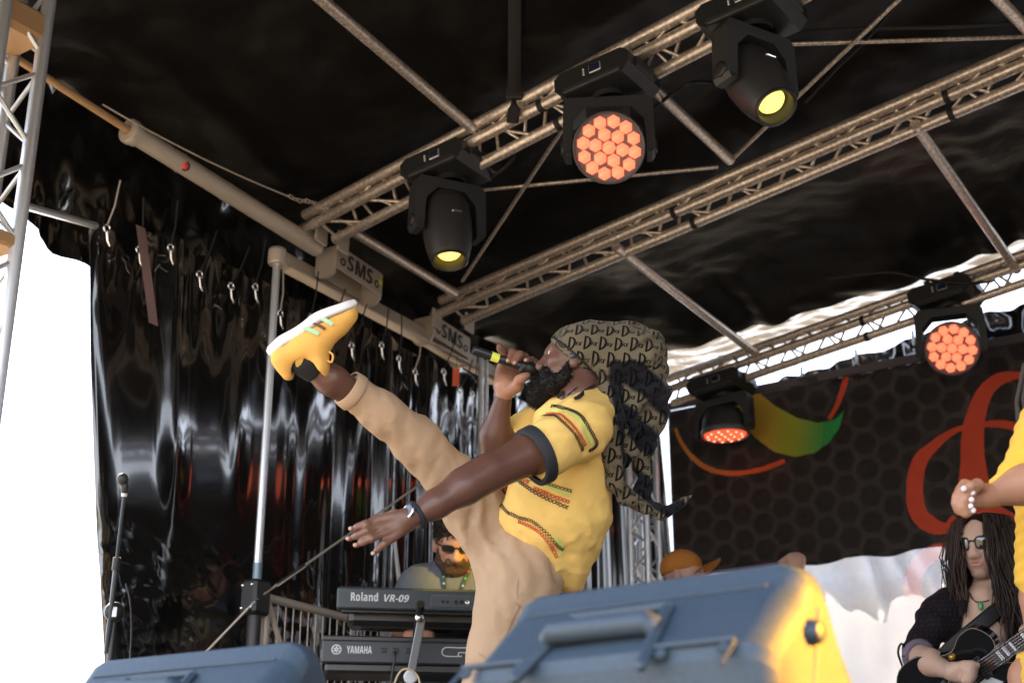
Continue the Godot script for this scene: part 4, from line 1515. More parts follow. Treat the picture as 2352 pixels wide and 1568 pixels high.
		put(MB.new().rod(u1 - zf * 0.02, Vector3(u1.x, 0.02, u1.z) - zf * 0.25, 0.018, 10), "leg", mats.black_plastic, st)
		put(MB.new().rod(u1 - zf * 0.02, Vector3(u1.x, 0.02, u1.z) + b * 0.6, 0.018, 10), "leg", mats.black_plastic, st)
		put(MB.new().rod(u1 + b * 0.02 - UP * 0.035, u1 + b * 0.42 - UP * 0.06, 0.014, 10), "support_tube", mats.black_plastic, st)
	var kc := A2 + x * 0.275 - cy2 * 0.06 + zf2 * 0.014
	tag(put(MB.new().tube(curve([kc, kc + zf2 * 0.05 - UP * 0.02, kc + zf2 * 0.045 - UP * 0.12 - x * 0.012, kc + zf2 * 0.03 - UP * 0.3 - x * 0.03, kc + zf2 * 0.02 - UP * 0.8]), [0.0045], 7), "audio_cable", mats.black_plastic), "dark cable plugged into the lower keyboard's back", "cable")
	var yc := at(940, 1545, 5.2)
	tag(put(MB.new().tube(curve([yc + Vector3(-0.05, -0.16, 0), yc + Vector3(-0.055, -0.05, 0), yc + Vector3(-0.02, 0.01, 0.02), yc + Vector3(0.035, -0.02, 0), yc + Vector3(0.04, -0.16, 0)]), [0.004], 7), "pale_cable", mat("beige_cable", Color(0.5, 0.4, 0.26), 0.6)), "beige cable arched round the stand's white knob", "cable")

# ---------------------------------------------------------------- people
func join(into: MB, other: MB) -> MB:
	var n := into.v.size()
	into.v.append_array(other.v)
	into.uv.append_array(other.uv)
	into.c.append_array(other.c)
	for k in other.i:
		into.i.append(k + n)
	return into

func skin_mat(called: String, rough := 0.5) -> StandardMaterial3D:
	var m := mat(called, Color(1, 1, 1), rough, 0.0, 0.45)
	m.vertex_color_use_as_albedo = true
	m.subsurf_scatter_enabled = true
	m.subsurf_scatter_strength = 0.05
	relief(m, 0.12, 0.55, 7.0, 44)
	return m

func cloth_mat(called: String, c: Color, rim := 0.25, weave := 1.2) -> StandardMaterial3D:
	var m := mat(called, c, 0.85, 0.0, 0.3)
	m.rim_enabled = true
	m.rim = rim
	m.rim_tint = 0.6
	relief(m, 0.28, weave, 9.0, 31)
	return m

# head centre c (between the ears), looking along f, crown along u
func add_head(b: Body, c: Vector3, f: Vector3, u: Vector3, s := 1.0, hair_only := false) -> Array:
	f = f.normalized()
	u = (u - f * u.dot(f)).normalized()
	var r := f.cross(u)
	var bs := Basis(r, u, f)
	var P := func(x: float, y: float, z: float) -> Vector3: return c + (r * x + u * y + f * z) * s
	b.egg(P.call(0, 0.035, -0.005), bs, Vector3(0.074, 0.088, 0.096) * s)
	b.egg(P.call(0, 0.015, 0.045), bs, Vector3(0.063, 0.075, 0.05) * s)
	b.egg(P.call(0, -0.045, 0.035), bs, Vector3(0.056, 0.055, 0.053) * s)
	b.egg(P.call(0, -0.092, 0.068), bs, Vector3(0.026, 0.018, 0.02) * s)
	b.bone(P.call(-0.052, -0.055, 0.0), P.call(-0.018, -0.095, 0.058), 0.014 * s, 0.013 * s)
	b.bone(P.call(0.052, -0.055, 0.0), P.call(0.018, -0.095, 0.058), 0.014 * s, 0.013 * s)
	b.bone(P.call(0, 0.022, 0.092), P.call(0, -0.022, 0.113), 0.007 * s, 0.0115 * s)
	b.egg(P.call(0.012, -0.027, 0.1), bs, Vector3(0.009, 0.008, 0.011) * s)
	b.egg(P.call(-0.012, -0.027, 0.1), bs, Vector3(0.009, 0.008, 0.011) * s)
	b.bone(P.call(-0.04, 0.036, 0.074), P.call(-0.012, 0.034, 0.089), 0.009 * s, 0.008 * s)
	b.bone(P.call(0.04, 0.036, 0.074), P.call(0.012, 0.034, 0.089), 0.009 * s, 0.008 * s)
	b.egg(P.call(0.043, -0.012, 0.06), bs, Vector3(0.022, 0.02, 0.022) * s)
	b.egg(P.call(-0.043, -0.012, 0.06), bs, Vector3(0.022, 0.02, 0.022) * s)
	b.egg(P.call(0, -0.052, 0.088), bs, Vector3(0.022, 0.0052, 0.010) * s)
	b.egg(P.call(0, -0.065, 0.085), bs, Vector3(0.019, 0.0058, 0.010) * s)
	for e in [-1.0, 1.0]:
		b.egg(P.call(e * 0.079, 0.002, -0.008), Basis(r, u, f).rotated(u, -e * 0.35), Vector3(0.009, 0.031, 0.019) * s)
		b.egg(P.call(e * 0.078, -0.022, -0.002), bs, Vector3(0.008, 0.012, 0.01) * s)
		b.carve.append([P.call(e * 0.037, 0.017, 0.101), bs, Vector3(0.024, 0.0115, 0.018) * s])
	b.carve.append([P.call(0, -0.0585, 0.104), bs, Vector3(0.02, 0.0018, 0.012) * s])
	return [P, bs, r, u, f]

func add_eyes(o: Node, h: Array, s := 1.0) -> void:
	var P: Callable = h[0]
	var f: Vector3 = h[4]
	for e in [-1.0, 1.0]:
		var c: Vector3 = P.call(e * 0.034, 0.017, 0.0775)
		put(MB.new().lathe(c, f, [Vector2(0.0, -0.012), Vector2(0.009, -0.008), Vector2(0.012, 0.0), Vector2(0.0095, 0.0075), Vector2(0.006, 0.0105), Vector2(0.0, 0.012)], 14), "eye", mat("eye_white", Color(0.72, 0.70, 0.66), 0.2), o)
		put(MB.new().lathe(c + f * 0.0108 * s, f, [Vector2(0.0055, 0.0), Vector2(0.004, 0.0014), Vector2(0.0, 0.0018)], 12), "iris", mat("iris", Color(0.03, 0.018, 0.012), 0.15), o)

# a strip of print or trim lying on a body along points of the picture
func on_skin(b: Body, x: float, y: float, lift := 0.0015, near := 1.0) -> Array:
	var s := sight(x, y).normalized()
	var t := b.touch(EYE, s, near, 9.0)
	if t.is_empty():
		return []
	return [t[0] + t[1] * lift, t[1]]

func strip(b: Body, pts: Array, half: float, lift := 0.0016, near := 3.2, n := 6) -> MB:
	var out := MB.new()
	var line := curve(pts.map(func(q): return Vector3(q[0], q[1], q[2] if q.size() > 2 else 1.0)), n)
	var last := []
	var prev = null
	for k in line.size():
		var h := on_skin(b, line[k].x, line[k].y, lift, near)
		if h.is_empty():
			last = []
			continue
		var a: Vector3 = line[maxi(k - 1, 0)]
		var e: Vector3 = line[mini(k + 1, line.size() - 1)]
		var t := (sight(e.x, e.y) - sight(a.x, a.y))
		var sd: Vector3 = (h[1] as Vector3).cross(t).normalized()
		var w: float = half * line[k].z
		var now := [out.vert(h[0] - sd * w), out.vert(h[0] + h[1] * 0.0006), out.vert(h[0] + sd * w)]
		if last.size() and (h[0] as Vector3).distance_to(prev) < 0.08:
			out.quad(last[0], now[0], now[1], last[1])
			out.quad(last[1], now[1], now[2], last[2])
		last = now
		prev = h[0]
	return out

# a printed chain: two crossing wavy lines
func chain_print(b: Body, pts: Array, amp := 0.0058, rad := 0.0017) -> MB:
	var out := MB.new()
	var line := curve(pts.map(func(q): return Vector2(q[0], q[1])), 10)
	var hits := []
	for q in line:
		var h := on_skin(b, q.x, q.y, 0.0035, 3.2)
		if h.size():
			hits.append(h)
	if hits.size() < 3:
		return out
	# even steps along the surface
	var walk := 0.0
	var path := [hits[0]]
	for k in range(1, hits.size()):
		var d: float = (hits[k][0] as Vector3).distance_to(hits[k - 1][0])
		if d > 0.06:
			continue
		var n := maxi(int(d / 0.0035), 1)
		for s in n:
			var t := float(s + 1) / n
			path.append([(hits[k - 1][0] as Vector3).lerp(hits[k][0], t), (hits[k - 1][1] as Vector3).lerp(hits[k][1], t).normalized()])
	for ph in 2:
		var tube := []
		walk = 0.0
		for k in path.size():
			var t: Vector3 = path[mini(k + 1, path.size() - 1)][0] - path[maxi(k - 1, 0)][0]
			var sd: Vector3 = (path[k][1] as Vector3).cross(t).normalized()
			walk += 0.0035
			tube.append(path[k][0] + sd * amp * sin(walk * 400.0 + PI * ph))
		out.tube(tube, [rad], 5, true, 0.5, path[0][1])
	return out

func finger(b: Body, pts: Array, r0: float, r1: float) -> void:
	var n := pts.size()
	var rad := []
	for k in n:
		rad.append(lerpf(r0, r1, float(k) / (n - 1)))
	b.chain(pts.map(func(q): return a3(q)), rad)

func singer() -> void:
	var feet := a3(Vector3(1075, 1990, 4.4))
	feet.y = 0.0
	var o := thing("person", "bearded singer in yellow shirt and beige trousers kicking one leg high, microphone at his mouth", "person", "people on stage", feet)
	var near := -sight(1300, 1000).normalized()
	var R := Vector3.RIGHT
	var cu := Vector3(0, cos(deg_to_rad(PITCH)), sin(deg_to_rad(PITCH)))
	var dark := Color(0.120, 0.058, 0.040)
	var palm := Color(0.36, 0.185, 0.115)

	# ---- head
	var f := -R * 0.97 + cu * 0.17 - near * 0.12
	var u := cu * 0.90 + R * 0.20 - near * 0.34
	var fr := f.cross(u).normalized()
	var hc := at(1318, 820, 4.345) + fr * 0.072
	var hb := Body.new()
	hb.k = 0.0065
	var h := add_head(hb, hc, f, u, 0.94)
	var P: Callable = h[0]
	var face := hb.build(0.0042, func(p: Vector3) -> Color:
		var l: Vector3 = Vector3((p - hc).dot(h[2]), (p - hc).dot(h[3]), (p - hc).dot(h[4]))
		if l.y < -0.044 and l.y > -0.078 and l.z > 0.09 and absf(l.x) < 0.028:
			return Color(0.17, 0.07, 0.055)
		return dark.lerp(Color(0.17, 0.085, 0.062), 0.5 + 0.5 * bump_noise.get_noise_3dv(p * 30.0)))
	# ---- body skin: neck, arms, shin
	var sb := Body.new()
	sb.k = 0.012
	sb.chain([P.call(0, -0.03, -0.025), P.call(0, -0.11, -0.035), at(1348, 930, 4.44)], [0.058, 0.06, 0.075])
	var sh := at(1330, 985, 4.24)
	var el := at(1104, 1098, 4.03)
	var wr := at(950, 1187, 3.93)
	sb.chain([sh, at(1240, 1030, 4.15), el], [0.062, 0.064, 0.046])
	sb.chain([at(1118, 1083, 4.04), at(1065, 1118, 4.0), at(1000, 1158, 3.96), wr], [0.047, 0.047, 0.036, 0.027])
	sb.bone(at(1200, 1045, 4.12), at(1140, 1078, 4.06), 0.03, 0.026)
	var el2 := at(1137, 1068, 4.56)
	var wr2 := at(1157, 908, 4.52)
	sb.chain([at(1275, 970, 4.62), at(1200, 1020, 4.6), el2], [0.06, 0.055, 0.046])
	sb.chain([el2, at(1136, 1000, 4.55), wr2], [0.046, 0.045, 0.027])
	sb.chain([at(700, 828, 4.21), at(760, 872, 4.24), at(815, 907, 4.28)], [0.034, 0.042, 0.042])
	var skin := sb.build(0.0095, func(_p): return dark)
	join(skin, face)
	# ---- near hand, spread
	var hn := Body.new()
	hn.k = 0.0042
	var kn := [Vector3(862, 1193, 3.9), Vector3(871, 1210, 3.885), Vector3(882, 1225, 3.88), Vector3(899, 1237, 3.885)]
	hn.bone(a3(Vector3(962, 1181, 3.94)), a3(Vector3(935, 1192, 3.92)), 0.028, 0.027)
	for q in kn:
		hn.bone(a3(Vector3(938, lerpf(1180, 1206, (q.y - 1193) / 44.0), 3.92)), a3(q), 0.0175, 0.0105)
	finger(hn, [kn[0], Vector3(838, 1203, 3.875), Vector3(822, 1209, 3.875), Vector3(807, 1216, 3.885)], 0.0092, 0.0065)
	finger(hn, [kn[1], Vector3(840, 1220, 3.855), Vector3(820, 1229, 3.855), Vector3(801, 1238, 3.865)], 0.0094, 0.0065)
	finger(hn, [kn[2], Vector3(853, 1237, 3.85), Vector3(834, 1245, 3.85), Vector3(818, 1253, 3.86)], 0.0092, 0.0065)
	finger(hn, [kn[3], Vector3(882, 1249, 3.86), Vector3(869, 1260, 3.86), Vector3(858, 1271, 3.87)], 0.0084, 0.006)
	finger(hn, [Vector3(930, 1185, 3.96), Vector3(905, 1180, 4.0), Vector3(882, 1188, 4.02), Vector3(866, 1197, 4.02)], 0.013, 0.0085)
	join(skin, hn.build(0.0036, func(p): return dark.lerp(palm, 0.25) if (p as Vector3).distance_to(wr) > 0.06 else dark.lerp(palm, 0.08)))
	# ---- far hand round the microphone
	var hf := Body.new()
	hf.k = 0.0045
	hf.bone(wr2, at(1160, 885, 4.52), 0.027, 0.03)
	for q in [[1150, 846], [1163, 850], [1177, 852], [1190, 858]]:
		hf.bone(at(1150 + (q[0] - 1150) * 0.8, 886, 4.53), at(q[0], q[1], 4.55), 0.024, 0.016)
	hf.bone(at(1170, 896, 4.5), at(1190, 884, 4.485), 0.022, 0.02)
	finger(hf, [Vector3(1152, 845, 4.545), Vector3(1155, 815, 4.53), Vector3(1149, 801, 4.52), Vector3(1147, 794, 4.515)], 0.0105, 0.008)
	finger(hf, [Vector3(1165, 845, 4.55), Vector3(1185, 812, 4.53), Vector3(1176, 808, 4.475), Vector3(1167, 828, 4.45)], 0.0115, 0.0082)
	finger(hf, [Vector3(1178, 850, 4.55), Vector3(1205, 818, 4.53), Vector3(1195, 813, 4.475), Vector3(1182, 833, 4.45)], 0.0115, 0.0082)
	finger(hf, [Vector3(1192, 856, 4.55), Vector3(1228, 830, 4.53), Vector3(1222, 826, 4.49), Vector3(1211, 827, 4.462)], 0.011, 0.008)
	finger(hf, [Vector3(1188, 886, 4.485), Vector3(1192, 872, 4.465), Vector3(1203, 866, 4.455), Vector3(1212, 862, 4.455)], 0.0145, 0.0098)
	join(skin, hf.build(0.0036, func(p: Vector3) -> Color:
		var q := (p - at(1168, 872, 4.5)).length()
		return dark.lerp(palm, smoothstep(0.12, 0.05, q) * smoothstep(0.02, -0.03, (at(1168, 872, 4.53) - p).dot(near)) * 0.9 + 0.1)))
	put(skin, "body", skin_mat("dark_skin", 0.36), o)
	add_eyes(o, h)
	# nails
	var nail := mat("nail", Color(0.45, 0.27, 0.20), 0.3)
	for q in [[1166, 827, 4.436], [1182, 832, 4.436], [1207, 826, 4.45], [804, 1213, 3.873], [798, 1236, 3.853], [815, 1251, 3.848], [856, 1270, 3.858]]:
		put(MB.new().lathe(at(q[0], q[1], q[2]), near + cu * 0.25, [Vector2(0.0062, -0.003), Vector2(0.0055, 0.0005), Vector2(0.003, 0.0018), Vector2(0.0, 0.002)], 10), "nail", nail, o)

	# ---- beard and brows
	var bb := Body.new()
	bb.k = 0.009
	bb.egg(at(1258, 896, 4.44), Basis.IDENTITY, Vector3(0.055, 0.046, 0.055))
	bb.egg(at(1240, 905, 4.45), Basis.IDENTITY, Vector3(0.038, 0.042, 0.05))
	bb.bone(P.call(-0.070, -0.018, 0.014), P.call(-0.064, -0.06, 0.018), 0.005, 0.012)
	bb.bone(P.call(-0.064, -0.065, 0.018), P.call(-0.035, -0.098, 0.05), 0.012, 0.022)
	bb.bone(P.call(0.062, -0.06, 0.018), P.call(0.035, -0.092, 0.05), 0.017, 0.024)
	bb.bone(P.call(-0.040, -0.085, 0.072), P.call(-0.056, -0.078, 0.03), 0.016, 0.014)
	bb.bone(P.call(-0.034, -0.05, 0.086), P.call(0.034, -0.05, 0.086), 0.009, 0.009)
	bb.bone(P.call(-0.036, -0.05, 0.084), P.call(-0.03, -0.09, 0.075), 0.010, 0.018)
	bb.wrinkle = func(p: Vector3) -> float: return bump_noise.get_noise_3dv(p * 55.0) * 0.006 + bump_noise.get_noise_3dv(p * 120.0) * 0.003
	var beard := bb.build(0.0055)
	var hm := mat("black_hair", Color(0.009, 0.008, 0.008), 0.65, 0.0, 0.35)
	# short curls standing off the surface
	var base_n := beard.v.size()
	for k in 2600:
		var p: Vector3 = beard.v[rng.randi_range(0, base_n - 1)]
		var out := (p - at(1262, 870, 4.44)).normalized()
		var t := Vector3(rng.randf_range(-1, 1), rng.randf_range(-1, 1), rng.randf_range(-1, 1))
		var q := p + (out * 0.8 + t * 0.5) * rng.randf_range(0.004, 0.009)
		var q2 := q + (t * 0.9 - out * 0.2 - UP * 0.2) * 0.006
		beard.tube([p, q, q2], [0.0011, 0.0009, 0.0004], 3, false)
	put(beard, "beard", hm, o)
	var brow := MB.new()
	for e in [-1.0, 1.0]:
		brow.tube([P.call(e * 0.014, 0.039, 0.096), P.call(e * 0.03, 0.043, 0.088), P.call(e * 0.046, 0.037, 0.072)], [0.003, 0.0035, 0.0015], 6)
	put(brow, "eyebrows", hm, o)
	var ear := at(1315, 817, 4.25)
	put(MB.new().lathe(ear, near - R * 0.3, [Vector2(0.0, -0.012), Vector2(0.0085, -0.01), Vector2(0.009, 0.002), Vector2(0.006, 0.006), Vector2(0.0, 0.007)], 12), "ear_monitor", mat("smoke_plastic", Color(0.05, 0.07, 0.08), 0.12), o)

	# ---- shirt
	var tb := Body.new()
	tb.k = 0.018
	tb.chain([at(1346, 915, 4.43), at(1322, 980, 4.43), at(1302, 1080, 4.42), at(1285, 1175, 4.42), at(1282, 1250, 4.43)], [0.068, 0.118, 0.134, 0.152, 0.118])
	tb.chain([at(1282, 1240, 4.43), at(1300, 1310, 4.42), at(1312, 1338, 4.42)], [0.115, 0.055, 0.026])
	tb.chain([at(1235, 1160, 4.40), at(1205, 1190, 4.42)], [0.11, 0.075])
	tb.chain([at(1352, 948, 4.36), sh, at(1262, 1024, 4.14), at(1236, 1042, 4.11)], [0.082, 0.086, 0.072, 0.073])
	tb.chain([at(1335, 950, 4.52), at(1275, 965, 4.62), at(1195, 1006, 4.62)], [0.08, 0.08, 0.074])
	var cuff_n := (el - at(1262, 1024, 4.14)).normalized()
	tb.wrinkle = func(p: Vector3) -> float:
		var v := (p - at(1280, 1180, 4.3))
		var drape := 0.004 * sin((v.x * 0.9 + v.y * 0.55) * 70.0 + 5.0 * bump_noise.get_noise_3dv(p * 4.0)) * smoothstep(0.1, -0.15, v.y)
		var n := bump_noise.get_noise_3dv(p * Vector3(5.0, 6.0, 5.0) + Vector3(v.y * 3.0, 0, 0))
		var crease := -0.0055 * pow(1.0 - minf(absf(n) * 2.2, 1.0), 4.0) * smoothstep(0.22, -0.02, v.y)
		return drape + crease + 0.005 * bump_noise.get_noise_3dv(p * Vector3(7, 9, 7)) + 0.0035 * sin((v.x * 0.4 - v.y) * 95.0 + 4.0 * bump_noise.get_noise_3dv(p * 6.0)) * smoothstep(0.02, 0.2, v.y)
	var yellow := cloth_mat("yellow_jersey", Color(0.85, 0.57, 0.17), 0.15, 0.6)
	# the sleeve ends in a clean rim: what lies past the cuff is cut away with a plane near the arm only
	var cuff_c := at(1250, 1037, 4.12)
	var band_c := cuff_c + cuff_n * 0.026
	tb.carve.append([cuff_c + cuff_n * 0.25, Basis(cuff_n, cuff_n.cross(UP).normalized(), cuff_n.cross(cuff_n.cross(UP)).normalized()), Vector3(0.25, 0.14, 0.14)])
	var shirt := put(tb.build(0.0085), "shirt", yellow, o)
	tb.carve.clear()
	var navy := mat("navy_trim", Color(0.012, 0.014, 0.020), 0.75)
	# cuff band
	var cx := cuff_n.cross(UP).normalized()
	var cy := cuff_n.cross(cx)
	var ring := []
	for k in 29:
		var w := TAU * k / 28.0
		ring.append(band_c + (cx * cos(w) + cy * sin(w)) * 0.082)
	var band := MB.new()
	for k in 29:
		var w := TAU * k / 28.0
		var d := cx * cos(w) + cy * sin(w)
		band.vert(band_c + d * 0.088 + cuff_n * 0.020)
		band.vert(band_c + d * 0.0895 - cuff_n * 0.012)
		band.vert(band_c + d * 0.070 + cuff_n * 0.020)
		if k > 0:
			var q := band.v.size() - 6
			band.quad(q, q + 1, q + 4, q + 3)
			band.quad(q + 2, q, q + 3, q + 5)
	put(band, "cuff_band", navy, o)
	# collar with the lanyard
	var col := []
	var colc := at(1345, 905, 4.43)
	var cn := (at(1328, 872, 4.42) - colc).normalized()
	var c1 := cn.cross(near).normalized()
	var c2 := cn.cross(c1)
	for k in 25:
		var w := TAU * k / 24.0
		col.append(colc + cn * 0.012 + (c1 * cos(w) * 0.082 + c2 * sin(w) * 0.078))
	put(MB.new().tube(col, [0.013], 8, false), "collar", navy, o)
	var beads := []
	for k in 18:
		var w := TAU * k / 18.0
		put(MB.new().lathe(colc - cn * 0.012 + (c1 * cos(w) * 0.098 + c2 * sin(w) * 0.092), near, [Vector2(0.0, -0.009), Vector2(0.007, -0.006), Vector2(0.0095, 0.0), Vector2(0.007, 0.006), Vector2(0.0, 0.009)], 8), "wooden_bead", mat("wood_bead", Color(0.42, 0.24, 0.12), 0.4), o)
	# prints
	var black: Material = mats.black_print
	var red := mat("red_print", Color(0.62, 0.08, 0.03), 0.7)
	var lime := mat("lime_print", Color(0.58, 0.62, 0.16), 0.8)
	for q in [[[1267, 933], [1285, 935], [1307, 942], [1324, 949], [1338, 960], [1351, 981], [1363, 1001], [1370, 1018], [1363, 1028], [1352, 1034]], [[1246, 956], [1273, 956], [1290, 968], [1307, 984], [1320, 999], [1331, 1018], [1338, 1033]], [[1210, 1092], [1245, 1106], [1280, 1118], [1314, 1128]], [[1186, 1099], [1226, 1129], [1263, 1148], [1305, 1165]], [[1149, 1157], [1169, 1177], [1195, 1188], [1222, 1196], [1248, 1216], [1275, 1245], [1293, 1262]]]:
		put(chain_print(tb, q), "chain_print", black, shirt)
	for q in [[[1254, 952], [1285, 953], [1301, 965], [1317, 981], [1332, 1001], [1344, 1022]], [[1226, 1121], [1268, 1138], [1308, 1153]], [[1195, 1096], [1215, 1108]], [[1191, 1196], [1215, 1206], [1239, 1221], [1262, 1247], [1279, 1280]]]:
		put(chain_print(tb, q), "chain_print", red, shirt)
	for q in [[[1262, 943], [1290, 944], [1320, 955], [1338, 976], [1352, 1001], [1359, 1018]], [[1216, 1100], [1262, 1117], [1309, 1137]], [[1275, 1235], [1290, 1255], [1284, 1278]]]:
		put(strip(tb, q, 0.0065, 0.0025), "lime_band", lime, shirt)
	for q in [[[1308, 894], [1300, 905], [1290, 919]], [[1334, 892], [1322, 904], [1306, 918]], [[1366, 893], [1345, 904], [1321, 925]]]:
		put(strip(tb, q, 0.0075, 0.014), "shoulder_stripe", black, shirt)

	# ---- trousers
	var pb := Body.new()
	pb.k = 0.015
	pb.chain([at(1240, 1240, 4.43), at(1212, 1300, 4.42)], [0.10, 0.118])
	pb.chain([at(1205, 1310, 4.38), at(1185, 1385, 4.37), at(1146, 1500, 4.37), at(1112, 1620, 4.38)], [0.110, 0.112, 0.092, 0.078])
	var knee := at(1112, 1620, 4.38)
	var ank := Vector3(feet.x, 0.12, feet.z)
	pb.chain([knee, knee.lerp(ank, 0.5), ank], [0.078, 0.07, 0.058])
	pb.chain([at(1168, 1245, 4.50), at(1062, 1128, 4.46), at(955, 1012, 4.38), at(880, 950, 4.32), at(806, 897, 4.27)], [0.096, 0.084, 0.067, 0.058, 0.050])
	pb.bone(at(1130, 1260, 4.47), at(1075, 1180, 4.47), 0.08, 0.07)
	pb.bone(at(1122, 1312, 4.43), at(1138, 1380, 4.4), 0.04, 0.05)
	var leg_n := (at(806, 897, 4.27) - at(880, 950, 4.32)).normalized()
	pb.carve.append([at(806, 897, 4.27) + leg_n * 0.1, Basis(leg_n, leg_n.cross(UP).normalized(), leg_n.cross(leg_n.cross(UP)).normalized()), Vector3(0.1, 0.12, 0.12)])
	pb.wrinkle = func(p: Vector3) -> float:
		var v := p - at(1130, 1230, 4.4)
		var hip := exp(-v.length_squared() * 22.0)
		var shin := p - at(1000, 1040, 4.4)
		var n := bump_noise.get_noise_3dv(p * Vector3(6.0, 4.5, 6.0) + Vector3(0, v.x * 4.0, 3.0))
		var crease := -0.0045 * pow(1.0 - minf(absf(n) * 2.2, 1.0), 4.0)
		return crease + 0.007 * hip * sin((v.x * 0.8 + v.y * 0.25) * 120.0 + 4.0 * bump_noise.get_noise_3dv(p * 5.0)) + 0.005 * bump_noise.get_noise_3dv(p * Vector3(8, 6, 8)) + 0.002 * exp(-shin.length_squared() * 30.0) * sin((shin.x * 0.9 - shin.y * 0.25) * 130.0)
	var beige := cloth_mat("beige_cotton", Color(0.42, 0.29, 0.185), 0.2, 0.7)
	var trs := put(pb.build(0.009), "trousers", beige, o)
	pb.carve.clear()
	# turned-up hem
	var hc0 := at(806, 897, 4.27)
	var hx := leg_n.cross(UP).normalized()
	var hy := leg_n.cross(hx)
	var hem := MB.new()
	for k in 33:
		var w := TAU * k / 32.0
		var d := hx * cos(w) + hy * sin(w)
		hem.vert(hc0 + d * 0.051 + leg_n * 0.018)
		hem.vert(hc0 + d * 0.0575 + leg_n * 0.017)
		hem.vert(hc0 + d * 0.0595 - leg_n * 0.002)
		hem.vert(hc0 + d * 0.060 - leg_n * 0.016)
		hem.vert(hc0 + d * 0.054 - leg_n * 0.020)
		if k > 0:
			var q := hem.v.size() - 10
			for j in 4:
				hem.quad(q + j, q + j + 1, q + j + 6, q + j + 5)
	put(hem, "turned_up_hem", beige, o)
	var seamm := mat("seam_thread", Color(0.33, 0.225, 0.14), 0.9)
	for q in [[[1190, 1330], [1192, 1380], [1240, 1400], [1285, 1395]], [[1194, 1390], [1170, 1440], [1150, 1500], [1140, 1530]], [[1255, 1255], [1262, 1300], [1275, 1340]], [[1100, 1500], [1130, 1520], [1150, 1530]]]:
		put(strip(pb, q, 0.002, 0.0025, 3.2, 5), "seam", seamm, trs)
	var flap := strip(pb, [[1192, 1372], [1215, 1388], [1250, 1398], [1290, 1392]], 0.018, 0.006, 3.2, 5)
	put(flap, "pocket_flap", beige, trs)
	# ---- standing shoe (below the picture)
	shoe(o, Vector3(feet.x + 0.07, 0.0, feet.z), Vector3(-1, 0, 0.15).normalized(), UP, near, false)
	# ---- raised shoe and sock
	var heel := at(607, 799, 4.2)
	var toe := at(800, 676, 4.18)
	var tx := (toe - heel).normalized()
	var sn := (cu * 0.85 - R * 0.53)
	shoe(o, heel, tx, -(sn - tx * sn.dot(tx)).normalized(), near, true)
	var kb := Body.new()
	kb.k = 0.01
	kb.chain([at(690, 806, 4.195), at(700, 826, 4.205), at(728, 848, 4.225)], [0.028, 0.044, 0.046])
	kb.planes.append([at(729, 848, 4.225), (at(840, 925, 4.29) - at(729, 848, 4.225)).normalized()])
	var sock := put(kb.build(0.006), "sock", mat("black_knit", Color(0.012, 0.012, 0.014), 0.9), o)
	kb.planes.clear()
	var gold := mat("gold_print", Color(0.45, 0.25, 0.04), 0.7)
	for q in [[[687, 838, 0.6], [690, 826, 1.0], [697, 816, 0.5]], [[683, 842, 0.5], [684, 832, 1.0], [686, 822, 0.3]]]:
		put(strip(kb, q, 0.008, 0.0015), "sock_print", gold, sock)

	# ---- scarf over the head
	var sc := Body.new()
	sc.k = 0.014
	var cap := Body.new()
	cap.k = 0.014
	var sx := (R + cu * 0.04).normalized()
	var sbz := Basis(sx, near.cross(sx).normalized(), near)
	cap.egg(at(1366, 808, 4.44), sbz, Vector3(0.140, 0.094, 0.100))
	cap.egg(at(1330, 806, 4.43), sbz, Vector3(0.092, 0.080, 0.100))
	cap.egg(at(1452, 812, 4.45), sbz, Vector3(0.108, 0.096, 0.112))
	cap.egg(at(1395, 840, 4.43), sbz, Vector3(0.06, 0.07, 0.085))
	var cutn := (-R * 0.62 - cu * 0.785).normalized()
	cap.planes.append([at(1263, 780, 4.44), (cutn - near * 0.10).normalized()])
	sc.egg(at(1490, 868, 4.45), sbz, Vector3(0.058, 0.105, 0.09))
	sc.egg(at(1462, 880, 4.44), sbz, Vector3(0.066, 0.088, 0.08))
	# the hanging ends, each a flat fold of cloth
	sc.chain([at(1388, 855, 4.40), at(1395, 915, 4.34), at(1412, 980, 4.31), at(1409, 1050, 4.31), at(1414, 1105, 4.32), at(1436, 1140, 4.34), at(1468, 1156, 4.35)], [0.034, 0.030, 0.031, 0.027, 0.022, 0.017, 0.010], near, 0.5)
	sc.chain([at(1438, 880, 4.41), at(1436, 960, 4.37), at(1440, 1030, 4.36), at(1440, 1070, 4.36)], [0.05, 0.036, 0.024, 0.012], near, 0.5)
	sc.chain([at(1500, 915, 4.44), at(1498, 965, 4.44), at(1484, 1000, 4.44), at(1470, 1022, 4.43)], [0.052, 0.04, 0.028, 0.014], near, 0.55)
	sc.chain([at(1470, 935, 4.42), at(1470, 1010, 4.42), at(1478, 1070, 4.42), at(1474, 1120, 4.40), at(1464, 1150, 4.39)], [0.045, 0.030, 0.020, 0.017, 0.014], near, 0.55)
	sc.chain([at(1446, 1140, 4.36), at(1478, 1164, 4.38), at(1518, 1174, 4.40), at(1556, 1160, 4.42), at(1588, 1140, 4.43)], [0.012, 0.022, 0.022, 0.012, 0.003], (cu * 1.2 + near).normalized(), 0.4)
	var folds := func(p: Vector3) -> float:
		var v := p - at(1300, 850, 4.4)
		var fold := 0.007 * sin(v.y * 70.0 - v.x * 34.0 + 4.0 * bump_noise.get_noise_3dv(p * 5.0)) * smoothstep(0.12, 0.24, v.x)
		return fold + 0.005 * bump_noise.get_noise_3dv(p * 12.0)
	sc.wrinkle = folds
	cap.wrinkle = folds
	var taupe := Color(0.150, 0.126, 0.086)
	var coal := Color(0.012, 0.013, 0.016)
